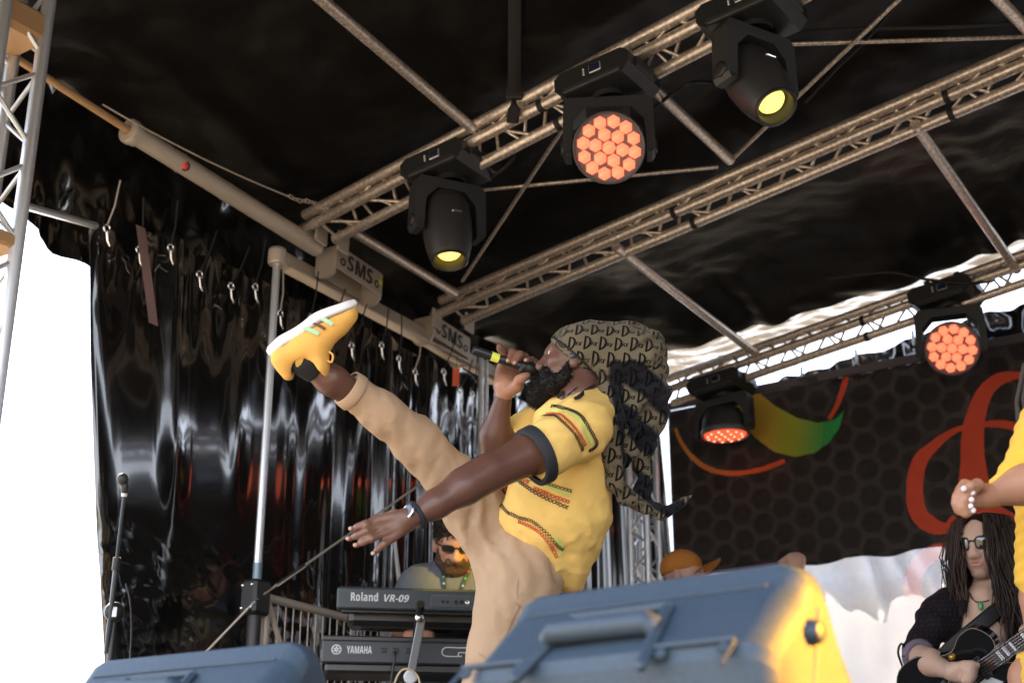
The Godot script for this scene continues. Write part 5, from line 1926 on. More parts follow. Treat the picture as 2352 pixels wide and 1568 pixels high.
	var dye := func(p: Vector3) -> Color:
		var a := (p - at(1460, 900, 4.44))
		if p.y < at(1460, 856, 4.44).y:
			if p.x > at(1428, 900, 4.44).x:
				var s := fposmod(a.x * 0.55 + a.y * 0.85 + 0.03, 0.125)
				return taupe.lerp(coal, smoothstep(0.0, 0.012, s) * smoothstep(0.090, 0.078, s))
			var mid := lerpf(at(1398, 900, 4.4).x, at(1430, 1100, 4.4).x, clampf((at(1400, 900, 4.4).y - p.y) / 0.27, 0, 1))
			return taupe.lerp(coal, smoothstep(mid - 0.008, mid + 0.002, p.x) * smoothstep(mid + 0.07, mid + 0.06, p.x))
		return taupe
	var smesh := sc.build(0.006, dye)
	join(smesh, cap.build(0.006, dye))
	var scm := mat("monogram_scarf", Color(1, 1, 1), 0.9, 0.0, 0.25)
	scm.vertex_color_use_as_albedo = true
	scm.albedo_texture = monogram_tile()
	scm.uv1_triplanar = true
	scm.uv1_triplanar_sharpness = 6.0
	scm.uv1_scale = Vector3(10.5, 10.5, 10.5)
	scm.rim_enabled = true
	scm.rim = 0.2
	var scarf := put(smesh, "head_scarf", scm, o)
	# hem of the scarf along brow and ear, and the sewn label
	var edge := []
	for q in [[1267, 778], [1285, 790], [1305, 806], [1330, 828], [1352, 850], [1372, 872]]:
		var hh := on_skin(cap, q[0] + 3, q[1] - 4, 0.001, 3.2)
		if hh.size():
			edge.append(hh[0])
	if edge.size() > 2:
		put(MB.new().tube(curve(edge, 5), [0.0038], 7), "scarf_hem", mat("coal_cloth", Color(0.013, 0.013, 0.015), 0.9), scarf)
	var lb := on_skin(sc, 1405, 1098, 0.004, 3.2)
	if lb.size():
		var lt := Transform3D(basis_of((R * 0.9 + cu * 0.45), lb[1].cross(R)), lb[0] + near * 0.004 - R * 0.012)
		var plate := put(MB.new().box(lt, Vector3(0.034, 0.003, 0.017), 0.001), "sewn_label", navy, scarf)
		lettering("or", 0.012, 0.001, (R * 0.9 + cu * 0.45).normalized(), (cu * 0.9 - R * 0.45).normalized(), lb[0] + near * 0.0135 - R * 0.02, mats.white_print, scarf)
	# ---- watch
	var wc := at(958, 1183, 3.945)
	var wa := (wr - at(1000, 1158, 3.96)).normalized()
	var wx := wa.cross(near).normalized()
	var wy := wa.cross(wx)
	var wring := []
	for k in 21:
		var w := TAU * k / 20.0
		wring.append(wc + (wx * cos(w) + wy * sin(w)) * 0.032)
	var strap := put(MB.new().tube(wring, [0.011], 8, false), "watch_strap", navy, o)
	var dn := (-R * 0.62 + cu * 0.40 + near * 0.68).normalized()
	var dc := at(944, 1177, 3.915) + dn * 0.010
	put(MB.new().lathe(dc, dn, [Vector2(0.0, -0.006), Vector2(0.019, -0.006), Vector2(0.021, 0.0), Vector2(0.0205, 0.004), Vector2(0.0205, 0.004), Vector2(0.017, 0.005)], 22), "watch_case", mats.chrome, strap)
	put(MB.new().lathe(dc, dn, [Vector2(0.0175, 0.0045), Vector2(0.0, 0.0052)], 20), "watch_dial", mat("watch_dial", Color(0.09, 0.10, 0.11), 0.15), strap)

	# ---- microphone in his hand: a thing of its own
	var m0 := at(1086, 803, 4.44)
	var m1 := at(1238, 855, 4.49)
	var ma := (m1 - m0).normalized()
	var ml := (m1 - m0).length()
	var mo := thing("microphone", "black handheld wireless microphone with a yellow band held at the singer's mouth", "microphone", "", m0)
	put(MB.new().lathe(m0, ma, [Vector2(0.0, 0.0), Vector2(0.012, 0.0), Vector2(0.0135, 0.002), Vector2(0.0135, 0.010), Vector2(0.0135, 0.010), Vector2(0.0142, 0.012), Vector2(0.0142, ml * 0.60), Vector2(0.0155, ml * 0.72)], 22), "handle", mat("mic_handle", Color(0.035, 0.042, 0.048), 0.32, 0.5), mo)
	put(MB.new().lathe(m0, ma, [Vector2(0.0142, ml * 0.27), Vector2(0.0149, ml * 0.272), Vector2(0.0149, ml * 0.385), Vector2(0.0142, ml * 0.387)], 22), "yellow_band", mat("neon_tape", Color(0.72, 0.80, 0.12), 0.6), mo)
	put(MB.new().lathe(m0, ma, [Vector2(0.0155, ml * 0.70), Vector2(0.0215, ml * 0.725), Vector2(0.0225, ml * 0.74), Vector2(0.0225, ml * 0.79), Vector2(0.0215, ml * 0.8), Vector2(0.0215, ml * 0.8), Vector2(0.023, ml * 0.81), Vector2(0.0235, ml * 0.9), Vector2(0.021, ml * 0.97), Vector2(0.013, ml * 1.0), Vector2(0.0, ml * 1.005)], 24), "grille", mats.black_plastic, mo)

func shoe(o: Node, heel: Vector3, tx: Vector3, un: Vector3, near: Vector3, fancy: bool) -> void:
	# heel: rear end of the sole; tx: to the toe; un: from the sole up to the ankle
	var wz := tx.cross(un).normalized()
	if wz.dot(near) < 0.0:
		wz = -wz
	var L := 0.305
	var P := func(l: float, hh: float, w: float) -> Vector3: return heel + tx * l + un * hh + wz * w
	var curve_h := func(l: float) -> float:
		var t := l / L
		return 0.010 * sin(t * PI * 1.15 + 0.15) * -0.6 + 0.014 * smoothstep(0.6, 1.0, t) + 0.006 * smoothstep(0.25, 0.0, t) + (0.006 * sin(clampf((t - 0.2) / 0.4, 0.0, 1.0) * PI) if fancy else 0.0)
	var half := func(l: float) -> float:
		var t := l / L
		var w := 0.034 + 0.006 * sin(t * PI) + 0.011 * exp(-pow((t - 0.7) / 0.2, 2.0))
		return w * sqrt(maxf(1.0 - pow(absf(t * 2.0 - 1.0), 7.0), 0.02))
	var sole := MB.new()
	var rings := []
	for k in 25:
		var l := L * k / 24.0
		var hw: float = half.call(l)
		var hh: float = curve_h.call(l)
		var th := 0.034 if l < 0.2 else lerpf(0.034, 0.026, (l - 0.2) / 0.105)
		var endf := sqrt(maxf(1.0 - pow(absf(2.0 * k / 24.0 - 1.0), 22.0), 0.25))
		hh += th * 0.35 * (1.0 - endf)
		th *= endf
		var ring := []
		for q in [[-1.0, 0.1], [-0.94, 0.0], [0.94, 0.0], [1.0, 0.1], [1.04, 0.55], [0.98, 1.0], [-0.98, 1.0], [-1.04, 0.55]]:
			ring.append(sole.vert(P.call(l, hh + th * q[1], hw * q[0])))
		rings.append(ring)
	for k in 24:
		for j in 8:
			sole.quad(rings[k][j], rings[k + 1][j], rings[k + 1][(j + 1) % 8], rings[k][(j + 1) % 8])
	for e in [0, 24]:
		var m := sole.vert((sole.v[rings[e][0]] + sole.v[rings[e][5]]) * 0.5)
		for j in 8:
			sole.tri(m, rings[e][j], rings[e][(j + 1) % 8])
	var st := put(sole, "shoe", mat("white_rubber", Color(0.80, 0.79, 0.80), 0.55), o)
	var b := Body.new()
	b.k = 0.012
	b.chain([P.call(0.042, 0.062, 0), P.call(0.10, 0.055, 0), P.call(0.16, 0.056, 0), P.call(0.22, 0.05, 0), P.call(0.262, 0.046, 0)], [0.036, 0.038, 0.037, 0.036, 0.032], wz, 1.10)
	b.chain([P.call(0.03, 0.055, 0), P.call(0.018, 0.105, 0)], [0.03, 0.016], wz, 1.6)
	b.chain([P.call(0.135, 0.07, 0), P.call(0.118, 0.105, 0)], [0.032, 0.024], wz, 1.1)
	b.chain([P.call(0.135, 0.095, 0), P.call(0.112, 0.140, 0), P.call(0.107, 0.158, 0)], [0.016, 0.014, 0.010], wz, 1.7)
	b.carve.append([P.call(0.07, 0.135, 0), Basis(tx, un, wz), Vector3(0.046, 0.062, 0.06)])
	var orange := cloth_mat("orange_mesh", Color(0.78, 0.44, 0.11), 0.1, 1.5)
	put(b.build(0.006), "upper", orange, st)
	b.carve.clear()
	if not fancy:
		return
	var mint := mat("mint_stripe", Color(0.36, 0.62, 0.40), 0.7)
	var brn := mat("brown_stripe", Color(0.10, 0.055, 0.035), 0.7)
	put(strip(b, [[728, 727], [741, 733], [756, 740], [764, 745]], 0.006, 0.009), "side_stripe", mint, st)
	put(strip(b, [[709, 742], [724, 746], [740, 752], [748, 756]], 0.0045, 0.009), "side_stripe", brn, st)
	put(strip(b, [[692, 754], [707, 758], [724, 764], [732, 768]], 0.006, 0.009), "side_stripe", mint, st)
	put(MB.new().tube(curve([P.call(0.15, 0.098, 0.01), P.call(0.165, 0.125, 0.02), P.call(0.15, 0.142, 0.02), P.call(0.138, 0.12, 0.015), P.call(0.14, 0.1, 0.01)], 6), [0.0035], 6), "lace", orange, st)
	put(MB.new().tube(curve([P.call(0.145, 0.098, 0.0), P.call(0.12, 0.135, 0.03), P.call(0.11, 0.13, 0.034)], 6), [0.0035], 6), "lace", orange, st)
	for k in 5:
		var l := 0.14 + 0.02 * k
		put(MB.new().tube([P.call(l, 0.095 - 0.004 * k, -0.02), P.call(l + 0.004, 0.101 - 0.004 * k, 0.0), P.call(l, 0.094 - 0.004 * k, 0.022)], [0.003], 6), "lace", orange, st)

# the scarf's repeated slanting letters
func monogram_tile() -> ImageTexture:
	var n := 256
	var img := Image.create(n, n, false, Image.FORMAT_RGBA8)
	img.fill(Color(1, 1, 1))
	var ink := Color(0.20, 0.20, 0.24)
	var dot := func(p: Vector2, r: float) -> void:
		for y in range(int(p.y - r), int(p.y + r) + 1):
			for x in range(int(p.x - r), int(p.x + r) + 1):
				if Vector2(x, y).distance_to(p) <= r:
					img.set_pixel(posmod(x, n), posmod(y, n), ink)
	for row in 2:
		var ox := 10.0 + 64.0 * row
		var oy := 20.0 + 128.0 * row
		for rep in 2:
			var bx := ox + 128.0 * rep
			for k in 40:
				var t := k / 39.0
				var sl := -26.0 * t
				dot.call(Vector2(bx + 20 + sl * 0.6, oy + 104 * t), 9.0)                                   # stem
				var a := -PI / 2 + PI * t
				dot.call(Vector2(bx + 20 + cos(a) * 46 - (52 + sin(a) * 52) * 0.19, oy + 52 + sin(a) * 52), 4.0 + 6.0 * cos(a))
				dot.call(Vector2(bx + 72 - 6 * t, oy + 50 + 26 * t), 4.0)                                 # small letters
				var c := TAU * t
				dot.call(Vector2(bx + 88 + cos(c) * 9, oy + 64 + sin(c) * 13), 3.6)
				dot.call(Vector2(bx + 106 - 5 * t, oy + 52 + 26 * t), 3.8)
				dot.call(Vector2(bx + 106 + 10 * t, oy + 56 - 5 * sin(t * PI)), 2.2)
			dot.call(Vector2(bx + 74, oy + 36), 3.5)
	return ImageTexture.create_from_image(img)

func lanyard(b: Body, o: Node, a: Array, near := 3.0) -> void:
	var m := mat("lanyard_blue", Color(0.015, 0.03, 0.05), 0.7)
	var dots := [mat("dot_red", Color(0.6, 0.05, 0.04), 0.6), mat("dot_green", Color(0.06, 0.4, 0.12), 0.6), mat("dot_blue", Color(0.2, 0.42, 0.7), 0.6)]
	for q in a:
		var s := put(strip(b, q, 0.0085, 0.006, near, 8), "lanyard", m, o)
		for k in 5:
			var t: float = (k + 0.5) / 5.0 * (q.size() - 1)
			var i := mini(int(t), q.size() - 2)
			var h := on_skin(b, lerpf(q[i][0], q[i + 1][0], t - i), lerpf(q[i][1], q[i + 1][1], t - i), 0.0085, near)
			if h.size():
				put(MB.new().lathe(h[0], h[1], [Vector2(0.005, -0.001), Vector2(0.005, 0.001), Vector2(0.0, 0.0012)], 8), "printed_mark", dots[k % 3], s)

func sunglasses(o: Node, h: Array, lens_c: Color, wide := 1.0, tall := 0.018) -> void:
	var P: Callable = h[0]
	var g := put(MB.new().tube([P.call(-0.012, 0.021, 0.108), P.call(0.0, 0.025, 0.111), P.call(0.012, 0.021, 0.108)], [0.0032], 6), "sunglasses", mats.black_plastic, o)
	for e in [-1.0, 1.0]:
		var rim := []
		var face := []
		for k in 17:
			var w := TAU * k / 16.0
			var cx := signf(cos(w)) * pow(absf(cos(w)), 0.6) * 0.026 * wide
			var cy := signf(sin(w)) * pow(absf(sin(w)), 0.7) * tall * (1.0 if sin(w) > 0 else 1.15)
			var xx: float = e * 0.037 * wide + cx
			rim.append(P.call(xx, 0.017 + cy, 0.107 - pow(absf(xx) / 0.064, 2.0) * 0.024))
		put(MB.new().tube(rim, [0.0032], 6, false), "rim", mats.black_plastic, g)
		var lens := MB.new()
		var c := lens.vert(P.call(e * 0.037 * wide, 0.017, 0.103))
		for q in rim:
			lens.vert(q)
		for k in 16:
			lens.tri(c, c + 1 + k, c + 2 + k)
		put(lens, "lens", mat("dark_lens" + str(lens_c), lens_c, 0.08, 0.0, 0.7), g)
		put(MB.new().tube([P.call(e * 0.064 * wide, 0.024, 0.084), P.call(e * 0.078, 0.022, 0.05), P.call(e * 0.081, 0.018, -0.01)], [0.0032], 6), "temple", mats.black_plastic, g)

func locks(centre: Array, n: int, length: float, rad: float, spread: float, back_only: float, sd: int, tint0: Color, tint1: Color, wave := 0.012) -> MB:
	var P: Callable = centre[0]
	var out := MB.new()
	var rg := RandomNumberGenerator.new()
	rg.seed = sd
	for k in n:
		# roots over the scalp, parted in the middle
		var a := rg.randf_range(-PI * back_only, PI * back_only) + PI          # 0 is the face
		var e := rg.randf_range(0.05, 1.35)
		var root := Vector3(sin(a) * cos(e) * 0.082, 0.04 + sin(e) * 0.092, cos(a) * cos(e) * 0.1 - 0.005)
		var sd_dir := Vector3(root.x, 0, root.z).normalized()
		var fall := Vector3(sd_dir.x * rg.randf_range(0.088, 0.105 + spread), -0.02, sd_dir.z * rg.randf_range(0.09, 0.11 + spread * 0.6))
		var L := length * rg.randf_range(0.7, 1.05)
		var ph := rg.randf() * TAU
		var fq := rg.randf_range(14.0, 27.0)
		var pts := [P.call(root.x, root.y, root.z), P.call(lerpf(root.x, fall.x, 0.55) * 1.05, root.y * 0.75 + 0.02, lerpf(root.z, fall.z, 0.55) * 1.05)]
		var drift := rg.randf_range(-0.03, 0.03)
		for s in 11:
			var t := s / 10.0
			pts.append(P.call(fall.x * (1.0 + t * spread * 3.0) + wave * sin(t * L * fq + ph) + drift * t, fall.y - L * t, fall.z * (1.0 + t * spread) + wave * cos(t * L * fq * 0.9 + ph * 2.0)))
		out.col = tint0.lerp(tint1, rg.randf() * rg.randf())
		var r := rad * rg.randf_range(0.6, 1.2)
		out.tube(pts, [r * 0.7, r, r, r, r, r, r * 0.95, r * 0.9, r * 0.85, r * 0.75, r * 0.6, r * 0.45, r * 0.2], 5, false)
	return out

func guitarist() -> void:
	var D := 5.2
	var feet := at(2260, 1900, D)
	feet.y = 0.0
	var near := -sight(2245, 1250).normalized()
	var R := Vector3.RIGHT
	var cu := Vector3(0, cos(deg_to_rad(PITCH)), sin(deg_to_rad(PITCH)))
	var o := thing("person", "long haired guitarist in sunglasses and a dark dotted shirt at the right", "person", "people on stage", feet)
	var pale := Color(0.56, 0.365, 0.275)
	var f := (near * 0.88 - R * 0.46 + UP * 0.02)
	var hc := at(2262, 1258, D)
	var hb := Body.new()
	hb.k = 0.0075
	var h := add_head(hb, hc, f, UP + R * 0.06, 0.98)
	var P: Callable = h[0]
	var stubble := Color(0.20, 0.125, 0.092)
	var face := hb.build(0.0042, func(p: Vector3) -> Color:
		var l: Vector3 = Vector3((p - hc).dot(h[2]), (p - hc).dot(h[3]), (p - hc).dot(h[4]))
		if l.y < -0.044 and l.y > -0.076 and l.z > 0.088 and absf(l.x) < 0.026:
			return Color(0.42, 0.21, 0.165)
		var hairy := smoothstep(-0.058, -0.082, l.y + 0.2 * absf(l.x)) + smoothstep(0.008, 0.0, absf(l.y + 0.041)) * smoothstep(0.03, 0.02, absf(l.x)) * step_f(0.085, l.z)
		return pale.lerp(stubble, clampf(0.6 * hairy + 0.2 * bump_noise.get_noise_3dv(p * 160.0), 0.0, 0.6)))
	var sb := Body.new()
	sb.k = 0.012
	sb.chain([P.call(0, -0.03, -0.02), P.call(0, -0.12, -0.03), at(2262, 1398, D)], [0.05, 0.054, 0.075])
	sb.chain([at(2262, 1385, D - 0.05), at(2262, 1460, D - 0.12)], [0.07, 0.08])
	var elb := at(2102, 1502, 5.1)
	var wri := at(2178, 1540, 4.86)
	sb.chain([elb, at(2140, 1522, 4.98), wri], [0.046, 0.043, 0.028])
	var el2 := at(2420, 1500, 5.15)
	var wr2 := at(2375, 1470, 4.8)
	sb.chain([el2, at(2400, 1480, 5.0), wr2], [0.044, 0.04, 0.027])
	sb.bone(wr2, at(2362, 1452, 4.78), 0.028, 0.03)
	var skin := sb.build(0.0105, func(_p): return pale)
	join(skin, face)
	# picking hand
	var ph := Body.new()
	ph.k = 0.006
	ph.bone(at(2174, 1538, 4.87), at(2196, 1543, 4.83), 0.026, 0.026)
	for q in [[2218, 1532], [2220, 1541], [2218, 1550], [2213, 1558]]:
		ph.bone(at(2188, 1535 + (q[1] - 1532) * 0.6, 4.835), at(q[0], q[1], 4.815), 0.018, 0.012)
		finger(ph, [Vector3(q[0], q[1], 4.815), Vector3(q[0] + 15, q[1] + 1, 4.80), Vector3(q[0] + 12, q[1] + 5, 4.78), Vector3(q[0] + 2, q[1] + 6, 4.785)], 0.0105, 0.008)
	finger(ph, [Vector3(2196, 1532, 4.82), Vector3(2216, 1527, 4.80), Vector3(2232, 1526, 4.79), Vector3(2246, 1527, 4.79)], 0.0125, 0.0085)
	join(skin, ph.build(0.0042, func(_p): return pale))
	# fretting hand, at the edge of the picture
	var fh := Body.new()
	fh.k = 0.006
	for k in 4:
		finger(fh, [Vector3(2366 + k * 6, 1450 - k * 3, 4.8), Vector3(2372 + k * 7, 1432 - k * 4, 4.76), Vector3(2376 + k * 7, 1438 - k * 4, 4.73)], 0.0105, 0.0085)
	finger(fh, [Vector3(2360, 1462, 4.8), Vector3(2356, 1448, 4.83), Vector3(2362, 1436, 4.84)], 0.012, 0.009)
	join(skin, fh.build(0.0048, func(_p): return pale))
	put(skin, "body", skin_mat("light_skin", 0.48), o)
	for q in [[2226, 1545], [2222, 1556]]:
		var c := at(q[0], q[1], 4.805)
		var rg := []
		for k in 13:
			rg.append(c + (cu * cos(TAU * k / 12.0) + near * sin(TAU * k / 12.0)) * 0.0125)
		put(MB.new().tube(rg, [0.003], 6, false), "silver_ring", mats.chrome, o)
	sunglasses(o, h, Color(0.006, 0.007, 0.006), 1.1, 0.021)
	# hair: a cap on the skull and long wavy locks
	var hm := mat("brown_locks", Color(1, 1, 1), 0.5, 0.0, 0.45)
	hm.vertex_color_use_as_albedo = true
	var cb := Body.new()
	cb.k = 0.01
	cb.egg(P.call(0, 0.045, -0.018), h[1], Vector3(0.081, 0.087, 0.100))
	cb.egg(P.call(0, -0.03, -0.055), h[1], Vector3(0.088, 0.10, 0.06))
	cb.carve.append([P.call(0.0, -0.005, 0.12), h[1], Vector3(0.074, 0.092, 0.098)])
	cb.wrinkle = func(p: Vector3) -> float: return 0.004 * bump_noise.get_noise_3dv(p * Vector3(60, 14, 60))
	var deep := Color(0.016, 0.0095, 0.0075)
	var hair := cb.build(0.0065, func(_p): return deep)
	join(hair, locks(h, 520, 0.33, 0.0034, 0.03, 0.84, 77, deep, Color(0.075, 0.036, 0.024), 0.011))
	join(hair, locks(h, 260, 0.40, 0.002, 0.06, 0.78, 78, deep, Color(0.09, 0.045, 0.03), 0.014))
	put(hair, "long_hair", hm, o)
	# shirt
	var tb := Body.new()
	tb.k = 0.02
	tb.chain([at(2262, 1400, D + 0.02), at(2264, 1450, D), at(2268, 1560, D)], [0.09, 0.118, 0.120], near, 0.85)
	tb.chain([at(2262, 1400, D), at(2178, 1402, D), at(2158, 1420, D - 0.02)], [0.07, 0.064, 0.062])
	tb.chain([at(2262, 1400, D), at(2360, 1398, D + 0.05), at(2375, 1415, D + 0.05)], [0.075, 0.078, 0.075])
	tb.chain([at(2158, 1418, D - 0.02), at(2108, 1490, 5.12)], [0.062, 0.054])
	tb.chain([at(2375, 1415, D + 0.05), at(2418, 1490, 5.15)], [0.072, 0.062])
	tb.chain([at(2268, 1560, D), at(2268, 1700, D)], [0.14, 0.15], near, 0.8)
	# open neck
	tb.carve.append([at(2258, 1405, D - 0.14), Basis(R, cu, near), Vector3(0.042, 0.125, 0.11)])
	tb.wrinkle = func(p: Vector3) -> float: return 0.010 * bump_noise.get_noise_3dv(p * 9.0) + 0.004 * sin((p.y * 0.8 + p.x * 0.6) * 85.0 + 4.0 * bump_noise.get_noise_3dv(p * 5.0))
	var sm := mat("dotted_shirt", Color(0.060, 0.044, 0.055), 0.8, 0.0, 0.3)
	sm.albedo_texture = dot_tile()
	sm.uv1_triplanar = true
	sm.uv1_scale = Vector3.ONE * 14.0
	sm.rim_enabled = true
	sm.rim = 0.2
	var shirt := put(tb.build(0.0105), "shirt", sm, o)
	var pb := Body.new()
	pb.k = 0.02
	pb.chain([at(2268, 1690, D), at(2268, 1720, D)], [0.145, 0.15], near, 0.8)
	for e in [-1.0, 1.0]:
		var hip := at(2268 + e * 55, 1730, D)
		pb.chain([hip, Vector3(hip.x + e * 0.03, 0.48, hip.z), Vector3(hip.x + e * 0.05, 0.1, hip.z)], [0.095, 0.07, 0.055])
		pb.bone(Vector3(hip.x + e * 0.05, 0.045, hip.z + 0.02), Vector3(hip.x + e * 0.05, 0.04, hip.z + 0.16), 0.045, 0.04)
	put(pb.build(0.013), "trousers", cloth_mat("dark_denim", Color(0.02, 0.022, 0.03)), o)
	# collar points, rolled cuff, lanyard, pendant
	for e in [-1.0, 1.0]:
		var c0 := at(2258 + e * 30, 1366, D - 0.06)
		var cl := MB.new()
		cl.grid(func(a: float, w: float) -> Vector3: return c0.lerp(at(2258 + e * 36, 1405, D - 0.12), a) + R * e * (w * 0.045 * (1.0 - a * 0.3)) + near * 0.02 * sin(w * PI) - UP * w * 0.02, 6, 5)
		put(cl, "collar_point", sm, shirt)
	var rg := []
	var ca := (wri - elb).normalized()
	var cx := ca.cross(UP).normalized()
	for k in 17:
		rg.append(elb + ca * 0.03 + (cx * cos(TAU * k / 16.0) + ca.cross(cx) * sin(TAU * k / 16.0)) * 0.05)
	put(MB.new().tube(rg, [0.014], 8, false), "rolled_cuff", mat("lilac_lining", Color(0.16, 0.13, 0.17), 0.85), shirt)
	lanyard(tb, o, [[[2222, 1376], [2232, 1420], [2250, 1465], [2268, 1492]], [[2318, 1385], [2308, 1430], [2290, 1470], [2272, 1494]]], 4.0)
	var jade := at(2254, 1391, D - 0.14)
	put(MB.new().lathe(jade, UP, [Vector2(0.0, -0.018), Vector2(0.008, -0.012), Vector2(0.009, 0.006), Vector2(0.004, 0.014), Vector2(0.0, 0.015)], 10), "pendant", mat("jade", Color(0.05, 0.3, 0.12), 0.25), o)
	put(MB.new().tube(curve([at(2228, 1362, D - 0.07), at(2240, 1380, D - 0.12), jade + UP * 0.014, at(2272, 1378, D - 0.12), at(2288, 1360, D - 0.07)], 6), [0.002], 5), "necklace", mat("brown_cord", Color(0.05, 0.02, 0.015), 0.8), o)

	guitar(o, near, R, cu)
	# cable looped beside his elbow
	tag(put(MB.new().tube(curve([at(2088, 1500, 5.1), at(2072, 1478, 5.08), at(2064, 1500, 5.08), at(2078, 1545, 5.08), at(2082, 1600, 5.08), at(2090, 1800, 5.1)], 8), [0.004, 0.004], 6), "instrument_cable", mats.black_rubber), "black cable looping beside the guitarist's elbow", "cable")

func step_f(e: float, x: float) -> float:
	return 1.0 if x > e else 0.0

func dot_tile() -> ImageTexture:
	var n := 128
	var img := Image.create(n, n, false, Image.FORMAT_RGBA8)
	img.fill(Color(0.42, 0.40, 0.42))
	for k in 8:
		var c := Vector2(32 * (k % 4) + 8 + (16 if k >= 4 else 0), 16 + (64 if k >= 4 else 0))
		for j in 2:
			for y in range(-4, 5):
				for x in range(-4, 5):
					if x * x + y * y < 16:
						img.set_pixel(posmod(int(c.x) + x, n), posmod(int(c.y) + y + 32 * j, n), Color(1, 1, 1))
	return ImageTexture.create_from_image(img)

func guitar(_o: Node, near: Vector3, R: Vector3, cu: Vector3) -> void:
	var a := at(2215, 1562, 4.9)
	var e := at(2352, 1464, 4.74)
	var x := (e - a).normalized()
	var z := (near - x * near.dot(x)).normalized()
	var y := z.cross(x)
	var g := thing("electric_guitar", "black single cutaway electric guitar with a white pickguard held by the guitarist", "guitar", "", a)
	var t := Transform3D(Basis(x, y, z), a)
	var outline := [[-0.24, 0.0], [-0.23, 0.09], [-0.17, 0.15], [-0.08, 0.155], [-0.01, 0.115], [0.05, 0.10], [0.11, 0.125], [0.17, 0.12], [0.20, 0.07], [0.19, 0.03], [0.15, 0.02], [0.15, -0.02], [0.20, -0.04], [0.225, -0.085], [0.20, -0.075], [0.16, -0.10], [0.09, -0.125], [0.02, -0.105], [-0.05, -0.12], [-0.13, -0.16], [-0.20, -0.13], [-0.235, -0.07]]
	var pts := []
	for q in outline:
		pts.append(Vector3(q[0], q[1], 0))
	pts.append(pts[0])
	var poly := PackedVector2Array()
	for q in curve(pts, 4):
		poly.append(Vector2(q.x, q.y))
	poly.remove_at(poly.size() - 1)
	var gb := mat("black_lacquer", Color(0.006, 0.006, 0.007), 0.12, 0.0, 0.6)
	put(MB.new().prism(t, poly, 0.045), "guitar_body", gb, g)
	var rim := []
	for q in poly:
		rim.append(t * Vector3(q.x, q.y, 0.022))
	rim.append(rim[0])
	put(MB.new().tube(rim, [0.0012], 5, false), "binding", mat("cream_binding", Color(0.3, 0.27, 0.2), 0.4), g)
	put(MB.new().prism(t.translated_local(Vector3(0, 0, 0.026)), PackedVector2Array([Vector2(-0.06, -0.04), Vector2(0.10, -0.032), Vector2(0.13, -0.075), Vector2(0.07, -0.09), Vector2(-0.03, -0.085)]), 0.004), "pickguard", mats.white_print, g)
	for px in [0.02, 0.105]:
		put(MB.new().box(t.translated_local(Vector3(px, 0.0, 0.028)), Vector3(0.034, 0.08, 0.014), 0.003), "pickup", mats.black_plastic, g)
		for k in 6:
			put(MB.new().lathe(t * Vector3(px + 0.008, -0.026 + 0.0104 * k, 0.0355), z, [Vector2(0.0025, 0.0), Vector2(0.0, 0.001)], 6), "pole_screw", mats.chrome, g)
	put(MB.new().box(t.translated_local(Vector3(-0.05, 0, 0.03)), Vector3(0.016, 0.084, 0.012), 0.003), "bridge", mats.chrome, g)
	for q in [[-0.10, -0.10], [-0.16, -0.09], [-0.12, -0.05], [0.04, 0.085]]:
		put(MB.new().lathe(t * Vector3(q[0], q[1], 0.022), z, [Vector2(0.012, 0.0), Vector2(0.011, 0.014), Vector2(0.0, 0.015)], 12), "knob", mat("gold_knob", Color(0.5, 0.3, 0.06), 0.25, 0.6), g)
	# neck, frets, inlays, strings, head
	var nl := 0.52
	put(MB.new().box(t.translated_local(Vector3(0.13 + nl * 0.5, 0, 0.022)), Vector3(nl, 0.05, 0.024), 0.006), "neck", mat("mahogany", Color(0.07, 0.028, 0.015), 0.35), g)
	put(MB.new().box(t.translated_local(Vector3(0.125 + nl * 0.5, 0, 0.037)), Vector3(nl, 0.052, 0.007), 0.001), "fingerboard", mat("rosewood", Color(0.035, 0.018, 0.012), 0.4), g)
	for k in 20:
		var fx := 0.12 + nl * (1.0 - pow(2.0, -k / 12.0)) / 0.69
		fx = 0.12 + nl - (nl * (1.0 - pow(2.0, -(k + 1) / 12.0)) * 1.32)
		put(MB.new().box(t.translated_local(Vector3(fx, 0, 0.0415)), Vector3(0.0025, 0.052, 0.003)), "fret", mats.chrome, g)
		if k in [2, 4, 6, 8, 11, 14, 16, 18]:
			put(MB.new().box(t.translated_local(Vector3(fx + 0.012, 0, 0.0408)), Vector3(0.012, 0.034, 0.002)), "inlay", mats.white_print, g)
	for k in 6:
		put(MB.new().rod(t * Vector3(-0.05, -0.026 + 0.0104 * k, 0.040), t * Vector3(0.65, -0.018 + 0.0072 * k, 0.045), 0.0008, 4), "string", mats.chrome, g)
	put(MB.new().prism(t.translated_local(Vector3(0.72, 0, 0.015)), PackedVector2Array([Vector2(-0.08, -0.026), Vector2(-0.04, -0.045), Vector2(0.08, -0.05), Vector2(0.1, 0.0), Vector2(0.08, 0.05), Vector2(-0.04, 0.045), Vector2(-0.08, 0.026)]), 0.018), "headstock", gb, g)
	# strap over his shoulder
	put(MB.new().tube(curve([t * Vector3(-0.23, 0.05, 0.0), at(2175, 1500, 5.02), at(2245, 1440, 5.0), at(2300, 1395, 5.05), at(2330, 1375, 5.15), at(2335, 1390, 5.35)], 8), [0.028], 8, true, 0.14, z), "strap", mat("strap_leather", Color(0.014, 0.012, 0.012), 0.6), g)

func other_people() -> void:
	var R := Vector3.RIGHT
	var cu := Vector3(0, cos(deg_to_rad(PITCH)), sin(deg_to_rad(PITCH)))
	keyboard_player(R, cu)
	capped_player(R, cu)
	woman(R, cu)

